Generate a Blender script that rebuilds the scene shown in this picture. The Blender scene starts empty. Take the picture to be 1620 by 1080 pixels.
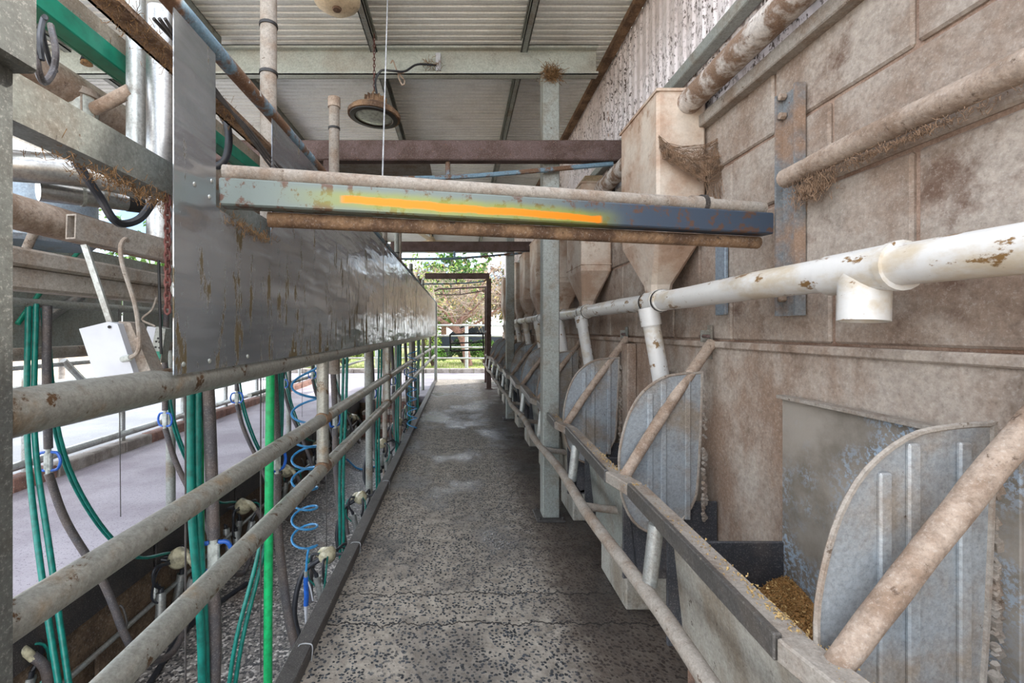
import bpy, bmesh, math, random
from mathutils import Vector, Matrix, noise
random.seed(7)
R = math.radians
SC = bpy.context.scene
COL = SC.collection
F = 720.0; VX = 728.0; VY = 522.0; H = 1.25          # measured from the photograph: lens, vanishing point, eye height

# ------------------------------------------------------------------ camera, sky, sun, exposure
cd = bpy.data.cameras.new('camera'); cam = bpy.data.objects.new('camera', cd); COL.objects.link(cam)
cam.location = (0, 0, H); cam.rotation_euler = (R(90), 0, 0)
cd.sensor_width = 36; cd.lens = 16.0
cd.shift_x = (810 - VX) / 1620; cd.shift_y = -(540 - VY) / 1620
cd.clip_start = 0.02; cd.clip_end = 300
SC.camera = cam
SC.view_settings.view_transform = 'Standard'; SC.view_settings.look = 'None'
SC.view_settings.gamma = 1; SC.view_settings.use_curve_mapping = False
SC.view_settings.exposure = 3.1

w = bpy.data.worlds.new('sky'); SC.world = w; w.use_nodes = True
nt = w.node_tree; nt.nodes.clear()
out = nt.nodes.new('ShaderNodeOutputWorld'); bg = nt.nodes.new('ShaderNodeBackground')
sky = nt.nodes.new('ShaderNodeTexSky'); sky.sky_type = 'HOSEK_WILKIE'
sky.sun_direction = Vector((0.72, 0.42, 0.85)).normalized(); sky.turbidity = 3.0; sky.ground_albedo = 0.5
tc = nt.nodes.new('ShaderNodeTexCoord'); mp = nt.nodes.new('ShaderNodeMapping'); mp.inputs['Scale'].default_value = (1, 1, 2.6)
cn = nt.nodes.new('ShaderNodeTexNoise'); cn.inputs['Scale'].default_value = 2.6; cn.inputs['Detail'].default_value = 8
cr = nt.nodes.new('ShaderNodeValToRGB'); cr.color_ramp.elements[0].position = .42; cr.color_ramp.elements[1].position = .66
mx = nt.nodes.new('ShaderNodeMix'); mx.data_type = 'RGBA'
mx.inputs[7].default_value = (1.0, 1.0, 1.0, 1)
nt.links.new(tc.outputs['Generated'], mp.inputs[0]); nt.links.new(mp.outputs[0], cn.inputs[0])
nt.links.new(cn.outputs[0], cr.inputs[0]); nt.links.new(cr.outputs[0], mx.inputs[0])
nt.links.new(sky.outputs[0], mx.inputs[6]); nt.links.new(mx.outputs[2], bg.inputs[0])
bg.inputs[1].default_value = 1.0
nt.links.new(bg.outputs[0], out.inputs[0])

sl = bpy.data.lights.new('sun', 'SUN'); so = bpy.data.objects.new('sun', sl); COL.objects.link(so)
sl.energy = 0.8; sl.angle = R(1.5); sl.color = (1, .95, .87)
so.rotation_euler = Vector((0.72, 0.42, 0.85)).to_track_quat('Z', 'Y').to_euler(); so.location = (9, 6, 9)

# ------------------------------------------------------------------ materials
def lin(c):
    return tuple(((v / 255) / 12.92 if v <= 10 else ((v / 255 + .055) / 1.055) ** 2.4) for v in c) + (1,)
class NT:
    def __init__(s, name):
        s.m = bpy.data.materials.new(name); s.m.use_nodes = True; s.t = s.m.node_tree; s.n = s.t.nodes
        s.b = s.n['Principled BSDF']; s.pos = s.n.new('ShaderNodeNewGeometry').outputs['Position']
    def link(s, a, b): s.t.links.new(a, b)
    def put(s, v, sock):
        if isinstance(v, bpy.types.NodeSocket): s.link(v, sock)
        else: sock.default_value = v
    def noise(s, scale, detail=6, rough=.6, stretch=None, dist=0, vec=None):
        n = s.n.new('ShaderNodeTexNoise'); n.inputs['Scale'].default_value = scale; n.inputs['Detail'].default_value = detail
        n.inputs['Roughness'].default_value = rough; n.inputs['Distortion'].default_value = dist
        v = vec or s.pos
        if stretch:
            m = s.n.new('ShaderNodeMapping'); m.inputs['Scale'].default_value = stretch; s.link(v, m.inputs[0]); v = m.outputs[0]
        s.link(v, n.inputs['Vector']); return n.outputs[0]
    def vor(s, scale, rand=1, feature='F1', out='Distance', stretch=None):
        n = s.n.new('ShaderNodeTexVoronoi'); n.inputs['Scale'].default_value = scale; n.feature = feature
        n.inputs['Randomness'].default_value = rand
        v = s.pos
        if stretch:
            m = s.n.new('ShaderNodeMapping'); m.inputs['Scale'].default_value = stretch; s.link(v, m.inputs[0]); v = m.outputs[0]
        s.link(v, n.inputs['Vector']); return n.outputs[out]
    def ramp(s, v, a, b, flip=False):
        n = s.n.new('ShaderNodeMapRange'); n.inputs['From Min'].default_value = a; n.inputs['From Max'].default_value = b
        n.interpolation_type = 'SMOOTHSTEP'
        if flip: n.inputs['To Min'].default_value = 1; n.inputs['To Max'].default_value = 0
        s.link(v, n.inputs['Value']); return n.outputs[0]
    def mix(s, f, a, b):
        n = s.n.new('ShaderNodeMix'); n.data_type = 'RGBA'
        s.put(f, n.inputs[0]); s.put(a, n.inputs[6]); s.put(b, n.inputs[7]); return n.outputs[2]
    def math(s, op, a, b=0.0):
        n = s.n.new('ShaderNodeMath'); n.operation = op; s.put(a, n.inputs[0]); s.put(b, n.inputs[1]); return n.outputs[0]
    def bump(s, h, strength=.3, dist=.01):
        n = s.n.new('ShaderNodeBump'); n.inputs['Strength'].default_value = strength; n.inputs['Distance'].default_value = dist
        s.link(h, n.inputs['Height']); s.link(n.outputs[0], s.b.inputs['Normal'])
    def fin(s, col, rough=.6, metal=0.0):
        s.put(col, s.b.inputs['Base Color']); s.put(rough, s.b.inputs['Roughness']); s.put(metal, s.b.inputs['Metallic'])
        return s.m
def plain(name, c, rough=.5, metal=0.0, var=.12, scale=40):
    t = NT(name); n = t.noise(scale, 4)
    c2 = tuple(max(0, v * (1 - 2.2 * var)) for v in c)
    return t.fin(t.mix(t.ramp(n, .35, .7), lin(c), lin(c2)), rough, metal)
def grimy(name, base, dirt, spot=None, scale=6, amt=(.42, .62), rough=.65, metal=0.0, bump=.25, stretch=None, fine=90, spots=(.62, .68), spot_scale=35, grit=1.0):
    """a base colour, broad patches of dirt and small dark or pale spots"""
    t = NT(name)
    n1 = t.noise(scale, 9, .65, stretch); n2 = t.noise(fine, 5, .7)
    d = t.ramp(n1, amt[0], amt[1])
    c = t.mix(d, lin(base), lin(dirt))
    c = t.mix(t.ramp(n2, .3, .75), c, t.mix(.35 * grit, c, lin(tuple(v * .45 for v in dirt))))
    if spot is not None:
        n3 = t.noise(spot_scale, 6, .7, stretch)
        c = t.mix(t.ramp(n3, spots[0], spots[1]), c, lin(spot))
    gr = t.noise(fine * 2.2, 3, .8); md_ = t.noise(scale * 3.3, 5, .7)
    c = t.mix(t.math('MULTIPLY', t.ramp(gr, .5, .72), .42 * grit), c, t.mix(.6, c, lin((30, 24, 20))))
    c = t.mix(t.math('MULTIPLY', t.ramp(md_, .5, .74), .5 * grit), c, t.mix(.55, c, lin(tuple(v * .5 for v in dirt))))
    c = t.mix(t.math('MULTIPLY', t.ramp(gr, .34, .46, True), .3 * grit), c, t.mix(.5, c, lin((225, 220, 212))))
    t.bump(t.math('ADD', n1, t.math('MULTIPLY', n2, .4)), bump, .006)
    m = metal
    if metal > 0: m = t.math('MULTIPLY', t.math('SUBTRACT', 1.0, t.math('MULTIPLY', d, .85)), metal)
    return t.fin(c, rough, m)

M = {}
M['block'] = grimy('block_dusty', (178, 166, 154), (148, 128, 112), (104, 82, 68), 3.2, (.38, .6), .95, bump=.6, fine=55, spots=(.54, .72), spot_scale=4.3)
M['render'] = grimy('wall_render', (184, 172, 160), (146, 122, 104), (100, 82, 68), 2.6, (.38, .6), .95, bump=.6, fine=45, stretch=(1, 1, .6), spots=(.52, .7), spot_scale=3.6)
M['mortar'] = grimy('mortar', (168, 142, 124), (132, 102, 84), None, 7, rough=1, bump=.4)
def blueflecks():
    t = NT('fibre_board'); n = t.noise(2.6, 8, .65); f = t.noise(75, 6, .75); g = t.noise(2.2, 3)
    c = t.mix(t.ramp(n, .35, .65), lin((150, 142, 132)), lin((98, 90, 78)))
    fl = t.math('MULTIPLY', t.ramp(f, .47, .58), t.ramp(g, .42, .58))
    c = t.mix(fl, c, lin((158, 176, 194)))
    t.bump(f, .3, .004); return t.fin(c, .8)
M['board'] = blueflecks()
def walkway():
    t = NT('exposed_aggregate'); 
    wv = t.n.new('ShaderNodeTexNoise'); wv.inputs['Scale'].default_value = 60; wv.inputs['Detail'].default_value = 3; t.link(t.pos, wv.inputs[0])
    va = t.n.new('ShaderNodeVectorMath'); va.operation = 'MULTIPLY_ADD'; t.link(wv.outputs['Color'], va.inputs[0]); va.inputs[1].default_value = (.016, .016, 0); t.link(t.pos, va.inputs[2])
    vc = t.n.new('ShaderNodeTexVoronoi'); vc.inputs['Scale'].default_value = 74; t.link(va.outputs[0], vc.inputs[0]); v = vc.outputs['Distance']
    big = t.noise(2.4, 6, .62, (1, .8, 1)); mid = t.noise(14, 5, .7)
    cem = t.mix(t.ramp(mid, .3, .7), lin((166, 158, 146)), lin((126, 118, 108)))
    chipmask = t.math('MULTIPLY', t.ramp(v, .40, .50, True), t.ramp(t.math('ADD', big, t.math('MULTIPLY', mid, .45)), .50, .68))
    sep = t.n.new('ShaderNodeSeparateColor'); t.link(vc.outputs['Color'], sep.inputs[0])
    chip = t.mix(t.ramp(sep.outputs[0], .2, .8), lin((26, 32, 38)), lin((66, 72, 78)))
    chipmask = t.math('MULTIPLY', chipmask, t.ramp(sep.outputs[1], .18, .3))
    c = t.mix(chipmask, cem, chip)
    wet = t.noise(1.5, 5, .6, (1, .7, 1)); dark = t.ramp(wet, .44, .62)
    sp = t.n.new('ShaderNodeSeparateXYZ'); t.link(t.pos, sp.inputs[0])
    # the strip beside the feed troughs is stained brown and damp
    edge = t.ramp(t.math('ADD', sp.outputs[0], t.math('MULTIPLY', mid, .25)), .42, .68)
    c = t.mix(t.math('MULTIPLY', edge, .75), c, lin((62, 48, 38)))
    c = t.mix(t.math('MULTIPLY', dark, .6), c, lin((54, 52, 54)))
    # two hairline cracks crossing the slab
    wig = t.noise(7, 4, .7, (1, .01, 1))
    for yy in (2.02, 2.24, 4.85):
        dd = t.math('ABSOLUTE', t.math('SUBTRACT', t.math('ADD', sp.outputs[1], t.math('MULTIPLY', wig, .16)), yy))
        c = t.mix(t.ramp(dd, .002, .006, True), c, lin((34, 30, 28)))
    t.bump(t.math('ADD', t.math('MULTIPLY', v, -1.0), mid), .5, .004)
    rr = t.math('SUBTRACT', .85, t.math('MULTIPLY', dark, .6))
    return t.fin(c, rr)
M['walk'] = walkway()
def slab(name, a, b, d):
    t = NT(name); n = t.noise(1.6, 7, .6); v = t.vor(110); f = t.noise(60, 4, .7)
    c = t.mix(t.ramp(n, .35, .65), lin(a), lin(b)); c = t.mix(t.math('MULTIPLY', t.ramp(v, .25, .45, True), t.ramp(f, .45, .6)), c, lin(d))
    t.bump(f, .3, .004); return t.fin(c, .75)
M['slab_left'] = slab('platform_concrete', (176, 170, 178), (150, 142, 150), (110, 104, 112))
M['slab_far'] = slab('apron_concrete', (150, 148, 156), (124, 120, 128), (90, 88, 92))
M['slab_pale'] = slab('yard_concrete', (176, 178, 182), (160, 160, 162), (130, 128, 128))
def pitfloor():
    t = NT('pit_pebble_floor'); v = t.n.new('ShaderNodeTexVoronoi'); v.inputs['Scale'].default_value = 75; t.link(t.pos, v.inputs[0])
    sep = t.n.new('ShaderNodeSeparateColor'); t.link(v.outputs['Color'], sep.inputs[0])
    n = t.noise(2.5, 5)
    c = t.mix(t.ramp(sep.outputs[0], .1, .9), lin((56, 56, 58)), lin((140, 134, 128)))
    c = t.mix(t.ramp(sep.outputs[1], .84, .92), c, lin((196, 190, 184)))
    c = t.mix(t.math('MULTIPLY', t.ramp(n, .5, .7), .5), c, lin((120, 100, 82)))
    t.bump(v.outputs['Distance'], .6, -.006); return t.fin(c, .45)
M['pit_floor'] = pitfloor()
M['pit_wall'] = grimy('pit_wall_stone', (128, 106, 84), (84, 68, 54), (50, 40, 32), 5, (.35, .65), .95, bump=.8, fine=40)
M['rubber'] = grimy('black_rubber', (48, 46, 48), (66, 60, 58), None, 5, rough=.6, bump=.2)
def galv(name, base, dirt, spot, rough=.42, metal=.75, scale=5, amt=(.45, .7), spots=(.64, .7), stretch=None, spot_scale=30):
    return grimy(name, base, dirt, spot, scale, amt, rough, metal, .12, stretch, 80, spots, spot_scale)
M['galv'] = galv('galvanised', (190, 194, 192), (142, 134, 122), (104, 84, 64))
M['galv_dull'] = galv('galvanised_dull', (160, 164, 158), (132, 122, 108), (92, 72, 54), .6, .4)
M['galv_blue'] = galv('galvanised_blue', (150, 166, 180), (140, 128, 116), (84, 62, 46), .5, .35, 7, (.5, .68))
M['channel'] = grimy('dusty_channel', (128, 134, 138), (150, 124, 104), (96, 64, 50), 5, (.42, .6), .7, .1, .3, None, 70, (.64, .7), 24)
M['galv_sheet'] = galv('divider_sheet', (176, 184, 190), (150, 138, 124), (92, 76, 62), .5, .45, 4, (.42, .66), (.66, .72))
def shield():
    t = NT('splash_sheet_steel')
    n = t.noise(2.2, 5, .55, (1, .5, 1.3)); s = t.noise(9, 7, .7, (1, 2.2, .55)); v = t.noise(30, 5, .7)
    c = t.mix(t.ramp(n, .35, .65), lin((186, 190, 194)), lin((150, 154, 158)))
    sp = t.n.new('ShaderNodeSeparateXYZ'); t.link(t.pos, sp.inputs[0])
    low = t.ramp(sp.outputs[2], 1.15, 1.95, True)
    mud = t.ramp(t.math('ADD', s, t.math('MULTIPLY', low, .10)), .625, .675)
    far = t.ramp(sp.outputs[1], 3.0, 5.0)
    mud2 = t.math('MULTIPLY', far, t.ramp(t.noise(14, 6, .7, (1, 1, .7)), .58, .66))
    c = t.mix(mud, c, lin((96, 84, 60))); c = t.mix(mud2, c, lin((104, 96, 60)))
    sd = t.noise(2.6, 3, .5, (1, .5, 2.4))
    t.bump(t.math('ADD', t.math('MULTIPLY', sd, 1.0), t.math('MULTIPLY', v, .03)), .35, .06)
    mm = t.math('MAXIMUM', mud, mud2)
    return t.fin(c, t.math('ADD', .2, t.math('MULTIPLY', mm, .6)), t.math('SUBTRACT', .78, t.math('MULTIPLY', mm, .6)))
M['shield'] = shield()
M['tube'] = galv('rail_tube', (168, 168, 160), (138, 120, 96), (92, 68, 44), .42, .6, 9, (.5, .68), (.58, .63), spot_scale=17)
M['rust'] = grimy('rusty_steel', (102, 82, 78), (80, 58, 50), (162, 110, 74), 8, (.4, .62), .8, .1, .4, None, 110, (.62, .72), 60)
M['rust_dirt'] = grimy('rusty_dirty_angle', (142, 112, 84), (92, 68, 50), (60, 44, 34), 9, (.4, .6), .9, 0, .6, None, 60)
M['blue_rust'] = grimy('blue_paint_rust', (120, 150, 168), (112, 82, 60), (196, 204, 206), 9, (.46, .56), .6, .2, .3)
M['teal'] = plain('teal_paint', (14, 124, 98), .35, 0, .1, 12)
M['teal_dust'] = grimy('teal_dusty', (150, 140, 124), (120, 108, 92), (40, 110, 90), 6, rough=.8)
M['zinc_paint'] = grimy('roof_steel', (196, 202, 194), (176, 172, 160), (120, 92, 70), 3, (.42, .7), .6, .25, .1, None, 90, (.68, .74), 18)
M['roof'] = grimy('roof_sheet', (232, 233, 229), (208, 207, 200), (150, 130, 110), 2, (.42, .72), .45, .1, .05, None, 60, (.7, .76), 20, grit=.5)
def cladding():
    t = NT('spotted_cladding'); n = t.noise(3, 5); s = t.noise(52, 5, .75, (1, 1, .6)); g = t.noise(3.2, 4, .6, (1, 1, .5)); b = t.noise(7, 6, .7, (1, 2.5, .5))
    c = t.mix(t.ramp(n, .35, .7), lin((222, 214, 214)), lin((196, 184, 180)))
    c = t.mix(t.math('MULTIPLY', t.ramp(s, .53, .57), t.ramp(g, .36, .6)), c, lin((70, 56, 46)))
    c = t.mix(t.ramp(b, .64, .70), c, lin((140, 104, 72)))
    return t.fin(c, .7)
M['cladding'] = cladding()
M['pvc'] = grimy('white_pvc', (216, 214, 210), (196, 182, 160), (128, 98, 60), 6, (.46, .62), .35, 0, .05, (1, .5, 1), 50, (.575, .62), 17, grit=.12)
M['hopper'] = grimy('dusty_poly', (208, 194, 178), (182, 154, 132), (146, 114, 90), 3.6, (.38, .6), .75, 0, .1, None, 50, (.55, .68), 5, grit=.45)
M['auger'] = grimy('auger_tube', (206, 198, 190), (134, 108, 88), (96, 74, 58), 11, (.42, .56), .85, 0, .5)
M['dusty'] = grimy('dust_coated_steel', (176, 158, 142), (144, 122, 104), (98, 80, 66), 12, (.4, .62), .95, 0, .7, None, 70)
M['dusty_grey'] = grimy('dust_grey_steel', (164, 156, 146), (140, 122, 106), (96, 80, 66), 9, (.42, .66), .85, .1, .4)
M['web'] = plain('cobweb', (150, 122, 98), 1, 0, .15)
M['straw'] = plain('nest_straw', (150, 116, 78), 1, 0, .25, 90)
M['steel'] = galv('stainless', (176, 176, 174), (150, 136, 122), (120, 96, 76), .3, .85, 3, (.55, .8), (.68, .74))
M['nosing'] = galv('worn_nosing', (120, 118, 116), (92, 86, 80), (166, 158, 146), .35, .7, 10, (.4, .6))
M['dark_steel'] = grimy('dark_kerb_steel', (92, 88, 86), (62, 58, 56), (130, 122, 112), 10, (.4, .6), .45, .5, .2)
M['plinth'] = grimy('painted_plinth', (172, 168, 158), (140, 128, 112), (70, 60, 52), 5, (.4, .65), .85, 0, .3, (1, 1, .6), 70, (.62, .67), 26)
M['brown_pillar'] = grimy('stained_concrete', (144, 112, 94), (104, 80, 66), (72, 56, 46), 5, rough=.95, bump=.5)
M['tray'] = grimy('black_feed_tray', (58, 60, 66), (88, 82, 80), None, 5, (.45, .7), .6, 0, .2)
M['grain'] = plain('feed_grain', (160, 116, 62), .8, 0, .2, 300)
M['grain2'] = plain('feed_grain_pale', (206, 172, 112), .8, 0, .15, 300)
M['hose_grey'] = grimy('grey_milk_hose', (78, 76, 80), (98, 88, 84), None, 9, rough=.6, bump=.1)
M['hose_black'] = plain('black_hose', (44, 46, 52), .4)
M['hose_teal'] = plain('teal_hose', (12, 118, 106), .35, 0, .1)
M['hose_green'] = plain('green_hose', (22, 178, 104), .35, 0, .08)
M['hose_blue'] = plain('blue_coil', (56, 140, 196), .3, 0, .08)
M['blue'] = plain('blue_plastic', (34, 96, 190), .35, 0, .08)
M['clear'] = plain('cloudy_plastic', (186, 192, 186), .3)
M['claw'] = plain('amber_claw', (196, 188, 158), .25, 0, .15, 20)
M['cord'] = plain('thin_cord', (70, 66, 64), .7)
M['white_cord'] = plain('pale_cord', (160, 162, 164), .6)
M['galv_dark'] = galv('galvanised_dark', (136, 140, 134), (112, 104, 92), (84, 64, 48), .5, .5)
M['post_grey'] = galv('post_grey', (96, 98, 94), (80, 76, 68), (70, 56, 44), .6, .3)
M['white'] = plain('white_plastic', (190, 193, 200), .4, 0, .03, 8)
M['green_panel'] = plain('green_panel', (20, 118, 96), .4)
M['black'] = plain('black_paint', (34, 32, 32), .5)
M['brick'] = grimy('kerb_brick', (150, 112, 98), (120, 88, 78), (170, 156, 148), 9, rough=.9, bump=.5)
M['concrete_edge'] = grimy('kerb_concrete', (166, 158, 150), (130, 120, 112), None, 5, rough=.9, bump=.3)
M['grass'] = grimy('grass', (158, 172, 96), (196, 186, 130), (110, 132, 62), 1.3, (.4, .6), 1, 0, .4, None, 30, (.5, .7), 20)
M['dirt'] = grimy('dry_ground', (214, 190, 160), (190, 160, 128), None, 2, rough=1)
M['bark'] = grimy('bark', (150, 112, 100), (104, 76, 66), None, 14, rough=1, bump=.7)
M['twig'] = plain('twig', (120, 96, 92), 1)
M['twig_pale'] = plain('twig_pale', (178, 160, 146), 1)
M['leaf_a'] = plain('leaf_green', (96, 140, 52), .7, 0, .25, 3)
M['leaf_b'] = plain('leaf_lime', (156, 188, 70), .7, 0, .25, 3)
M['leaf_c'] = plain('leaf_dark', (60, 92, 44), .7, 0, .25, 3)
M['leaf_d'] = plain('leaf_dry', (182, 160, 110), .8, 0, .25, 3)
M['car'] = plain('dark_blue_car', (44, 52, 70), .25)
M['glass'] = plain('dark_glass', (26, 34, 44), .1)
M['lens'] = plain('lamp_lens', (176, 184, 176), .25, 0, .1)
M['cream'] = grimy('cream_enamel', (212, 192, 160), (176, 148, 112), (96, 70, 48), 6, (.5, .75), .5, 0, .1, None, 80, (.66, .72), 30)
M['chain'] = plain('rusty_chain', (116, 72, 66), .8, .3)
def streak():                                  # the cross beam with its stripe of orange marking paint
    t = NT('marked_beam'); n1 = t.noise(9, 8, .65); n2 = t.noise(70, 5)
    sp = t.n.new('ShaderNodeSeparateXYZ'); t.link(t.pos, sp.inputs[0]); X, Z = sp.outputs[0], sp.outputs[2]
    base = t.mix(t.ramp(t.math('ADD', X, t.math('MULTIPLY', n1, .3)), .2, .75), lin((112, 122, 118)), lin((66, 78, 94)))
    base = t.mix(t.ramp(t.noise(26, 8, .7), .52, .6), base, lin((96, 72, 60)))
    zc = t.math('SUBTRACT', 1.5875, t.math('MULTIPLY', t.math('ADD', X, .308), .018))
    wig = t.math('MULTIPLY', t.math('SUBTRACT', n1, .5), .02)
    dz = t.math('ABSOLUTE', t.math('ADD', t.math('SUBTRACT', Z, zc), wig))
    inx = t.math('MULTIPLY', t.ramp(X, -.315, -.295), t.ramp(X, .405, .42, True))
    halo = t.math('MULTIPLY', t.ramp(dz, .008, .035, True), t.math('MULTIPLY', t.ramp(X, -.5, -.2), t.ramp(X, .35, .5, True)))
    base = t.mix(t.math('MULTIPLY', halo, .8), base, lin((140, 146, 48)))
    base = t.mix(t.math('MULTIPLY', t.ramp(dz, .006, .013, True), inx), base, lin((238, 128, 0)))
    t.bump(n1, .2, .004); return t.fin(base, .5, .25)
M['streak'] = streak()

# ------------------------------------------------------------------ helpers
def P(px, py, Y):
    """the world point seen at a pixel of the 1620x1080 photograph, Y metres down the walkway"""
    return Vector(((px - VX) * Y / F, Y, H + (VY - py) * Y / F))
ORG = {}
def origin(o):
    while o is not None:
        if o.name in ORG: return ORG[o.name]
        o = o.parent
    return Vector((0, 0, 0))
def tag(o, label=None, cat=None, group=None, kind=None):
    if label: o['label'] = label
    if cat: o['category'] = cat
    if group: o['group'] = group
    if kind: o['kind'] = kind
    return o
def thing(name, label, cat, loc=(0, 0, 0), group=None):
    o = bpy.data.objects.new(name, None); COL.objects.link(o); o.location = loc; o.empty_display_size = .1
    ORG[o.name] = Vector(loc); return tag(o, label, cat, group)
def obj(name, bm, mat, parent=None, smooth=False, kind=None):
    if parent is not None:
        L = origin(parent)
        if L.length: bmesh.ops.translate(bm, vec=-L, verts=bm.verts)
    bmesh.ops.recalc_face_normals(bm, faces=bm.faces)
    me = bpy.data.meshes.new(name); bm.to_mesh(me); bm.free()
    mats = mat if isinstance(mat, (list, tuple)) else [mat]
    for m in mats: me.materials.append(M[m] if isinstance(m, str) else m)
    if smooth:
        for p in me.polygons: p.use_smooth = True
        me.set_sharp_from_angle(angle=R(38))
    o = bpy.data.objects.new(name, me); COL.objects.link(o); o.parent = parent
    if kind: o['kind'] = kind
    return o
def struct(name, bm, mat, smooth=False): return obj(name, bm, mat, None, smooth, 'structure')
def one(name, bm, mat, label, cat, group=None, smooth=False, kind=None):
    return tag(obj(name, bm, mat, None, smooth), label, cat, group, kind)
def copytree(o, parent=None):
    c = o.copy(); COL.objects.link(c); c.parent = parent
    for ch in list(o.children): copytree(ch, c)
    return c
B = bmesh.new
def box(bm, a, b, bev=0):
    a, b = Vector(a), Vector(b); c = (a + b) / 2; d = b - a
    r = bmesh.ops.create_cube(bm, size=1, matrix=Matrix.Translation(c) @ Matrix.Diagonal((abs(d.x), abs(d.y), abs(d.z), 1)))
    if bev:
        es = list({e for v in r['verts'] for e in v.link_edges})
        bmesh.ops.bevel(bm, geom=es, offset=bev, segments=1, affect='EDGES')
    return bm
def frame_of(d, up=Vector((0, 0, 1))):
    d = d.normalized()
    if abs(d.dot(up)) > .98: up = Vector((0, 1, 0))
    s = d.cross(up).normalized(); u = s.cross(d).normalized(); return s, u
def beam(bm, a, b, wd, ht, bev=0):
    """rectangular bar between two points, centred on the line"""
    a, b = Vector(a), Vector(b); s, u = frame_of(b - a)
    vs = []
    for p in (a, b):
        for i, j in ((-1, -1), (1, -1), (1, 1), (-1, 1)):
            vs.append(bm.verts.new(p + s * i * wd / 2 + u * j * ht / 2))
    fs = [bm.faces.new(vs[0:4][::-1]), bm.faces.new(vs[4:8])]
    for i in range(4): fs.append(bm.faces.new((vs[i], vs[(i + 1) % 4], vs[4 + (i + 1) % 4], vs[4 + i])))
    if bev: bmesh.ops.bevel(bm, geom=list({e for f in fs for e in f.edges}), offset=bev, segments=1, affect='EDGES')
    return bm
def smoothpath(pts, n=6):
    pts = [Vector(p) for p in pts]
    if len(pts) < 3: return pts
    q = [2 * pts[0] - pts[1]] + pts + [2 * pts[-1] - pts[-2]]; o = []
    for i in range(1, len(q) - 2):
        for k in range(n):
            t = k / n; a, b, c, d = q[i - 1], q[i], q[i + 1], q[i + 2]
            o.append(.5 * ((2 * b) + (c - a) * t + (2 * a - 5 * b + 4 * c - d) * t * t + (3 * b - a - 3 * c + d) * t ** 3))
    o.append(pts[-1]); return o
def tube(bm, pts, r, seg=10, cap=True, smooth=0, r2=None, jit=0):
    pts = [Vector(p) for p in pts]
    if smooth: pts = smoothpath(pts, smooth)
    n = len(pts); rings = []; up = None
    for i, p in enumerate(pts):
        d = (pts[min(i + 1, n - 1)] - pts[max(i - 1, 0)])
        if d.length < 1e-9: d = Vector((0, 0, 1))
        d.normalize()
        if up is None: s, up = frame_of(d)
        s = d.cross(up)
        if s.length < 1e-6: s, up = frame_of(d)
        s.normalize(); up = s.cross(d).normalized()
        rr = r if r2 is None else r + (r2 - r) * i / max(1, n - 1)
        rings.append([bm.verts.new(p + (s * math.cos(2 * math.pi * k / seg) + up * math.sin(2 * math.pi * k / seg)) * rr * (1 + random.uniform(-jit, jit))) for k in range(seg)])
    for a, b in zip(rings, rings[1:]):
        for k in range(seg): bm.faces.new((a[k], a[(k + 1) % seg], b[(k + 1) % seg], b[k]))
    if cap: bm.faces.new(rings[0][::-1]); bm.faces.new(rings[-1])
    return bm
def pipe(bm, a, b, r, seg=16, thick=None):
    """an open ended pipe with wall thickness"""
    if thick is None: return tube(bm, [a, b], r, seg)
    a, b = Vector(a), Vector(b); s, u = frame_of(b - a); R4 = []
    for p, rr in ((a, r), (b, r), (b, r - thick), (a, r - thick)):
        R4.append([bm.verts.new(p + (s * math.cos(2 * math.pi * k / seg) + u * math.sin(2 * math.pi * k / seg)) * rr) for k in range(seg)])
    for i in range(4):
        x, y = R4[i], R4[(i + 1) % 4]
        for k in range(seg): bm.faces.new((x[k], x[(k + 1) % seg], y[(k + 1) % seg], y[k]))
    return bm
def lathe(bm, prof, seg=24, mtx=Matrix()):
    """profile of (radius, height) turned about local z"""
    rings = []
    for r, z in prof:
        if r < 1e-6: rings.append([bm.verts.new(mtx @ Vector((0, 0, z)))])
        else: rings.append([bm.verts.new(mtx @ Vector((r * math.cos(2 * math.pi * k / seg), r * math.sin(2 * math.pi * k / seg), z))) for k in range(seg)])
    for a, b in zip(rings, rings[1:]):
        for k in range(seg):
            k2 = (k + 1) % seg
            if len(a) == 1 and len(b) == 1: continue
            if len(a) == 1: bm.faces.new((a[0], b[k2], b[k]))
            elif len(b) == 1: bm.faces.new((a[k], a[k2], b[0]))
            else: bm.faces.new((a[k], a[k2], b[k2], b[k]))
    return bm
def prism(bm, pts, off):
    """closed outline of 3D points pushed by off"""
    off = Vector(off); a = [bm.verts.new(Vector(p)) for p in pts]; b = [bm.verts.new(Vector(p) + off) for p in pts]
    bm.faces.new(a[::-1]); bm.faces.new(b)
    for i in range(len(a)): j = (i + 1) % len(a); bm.faces.new((a[i], a[j], b[j], b[i]))
    return bm
def rhs(bm, a, b, wd, ht, t=.004):
    """hollow rectangular section, open ends"""
    a, b = Vector(a), Vector(b); s, u = frame_of(b - a); R4 = []
    for p, k in ((a, 0), (b, 0), (b, t), (a, t)):
        R4.append([bm.verts.new(p + s * i * (wd / 2 - k) + u * j * (ht / 2 - k)) for i, j in ((-1, -1), (1, -1), (1, 1), (-1, 1))])
    for i in range(4):
        x, y = R4[i], R4[(i + 1) % 4]
        for k in range(4): bm.faces.new((x[k], x[(k + 1) % 4], y[(k + 1) % 4], y[k]))
    return bm
def strands(bm, c, ext, n, L, r=.0012, drop=0.0):
    """loose straw or cobweb threads in a clump"""
    for _ in range(n):
        p = Vector(c) + Vector([random.gauss(0, e) for e in ext]); d = Vector([random.gauss(0, 1) for _ in range(3)]).normalized()
        q = p + d * L * random.uniform(.4, 1); m = (p + q) / 2 + Vector((0, 0, -drop * random.random())) + Vector([random.gauss(0, L * .12) for _ in range(3)])
        tube(bm, [p, m, q], r, 3, False)
    return bm
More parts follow.
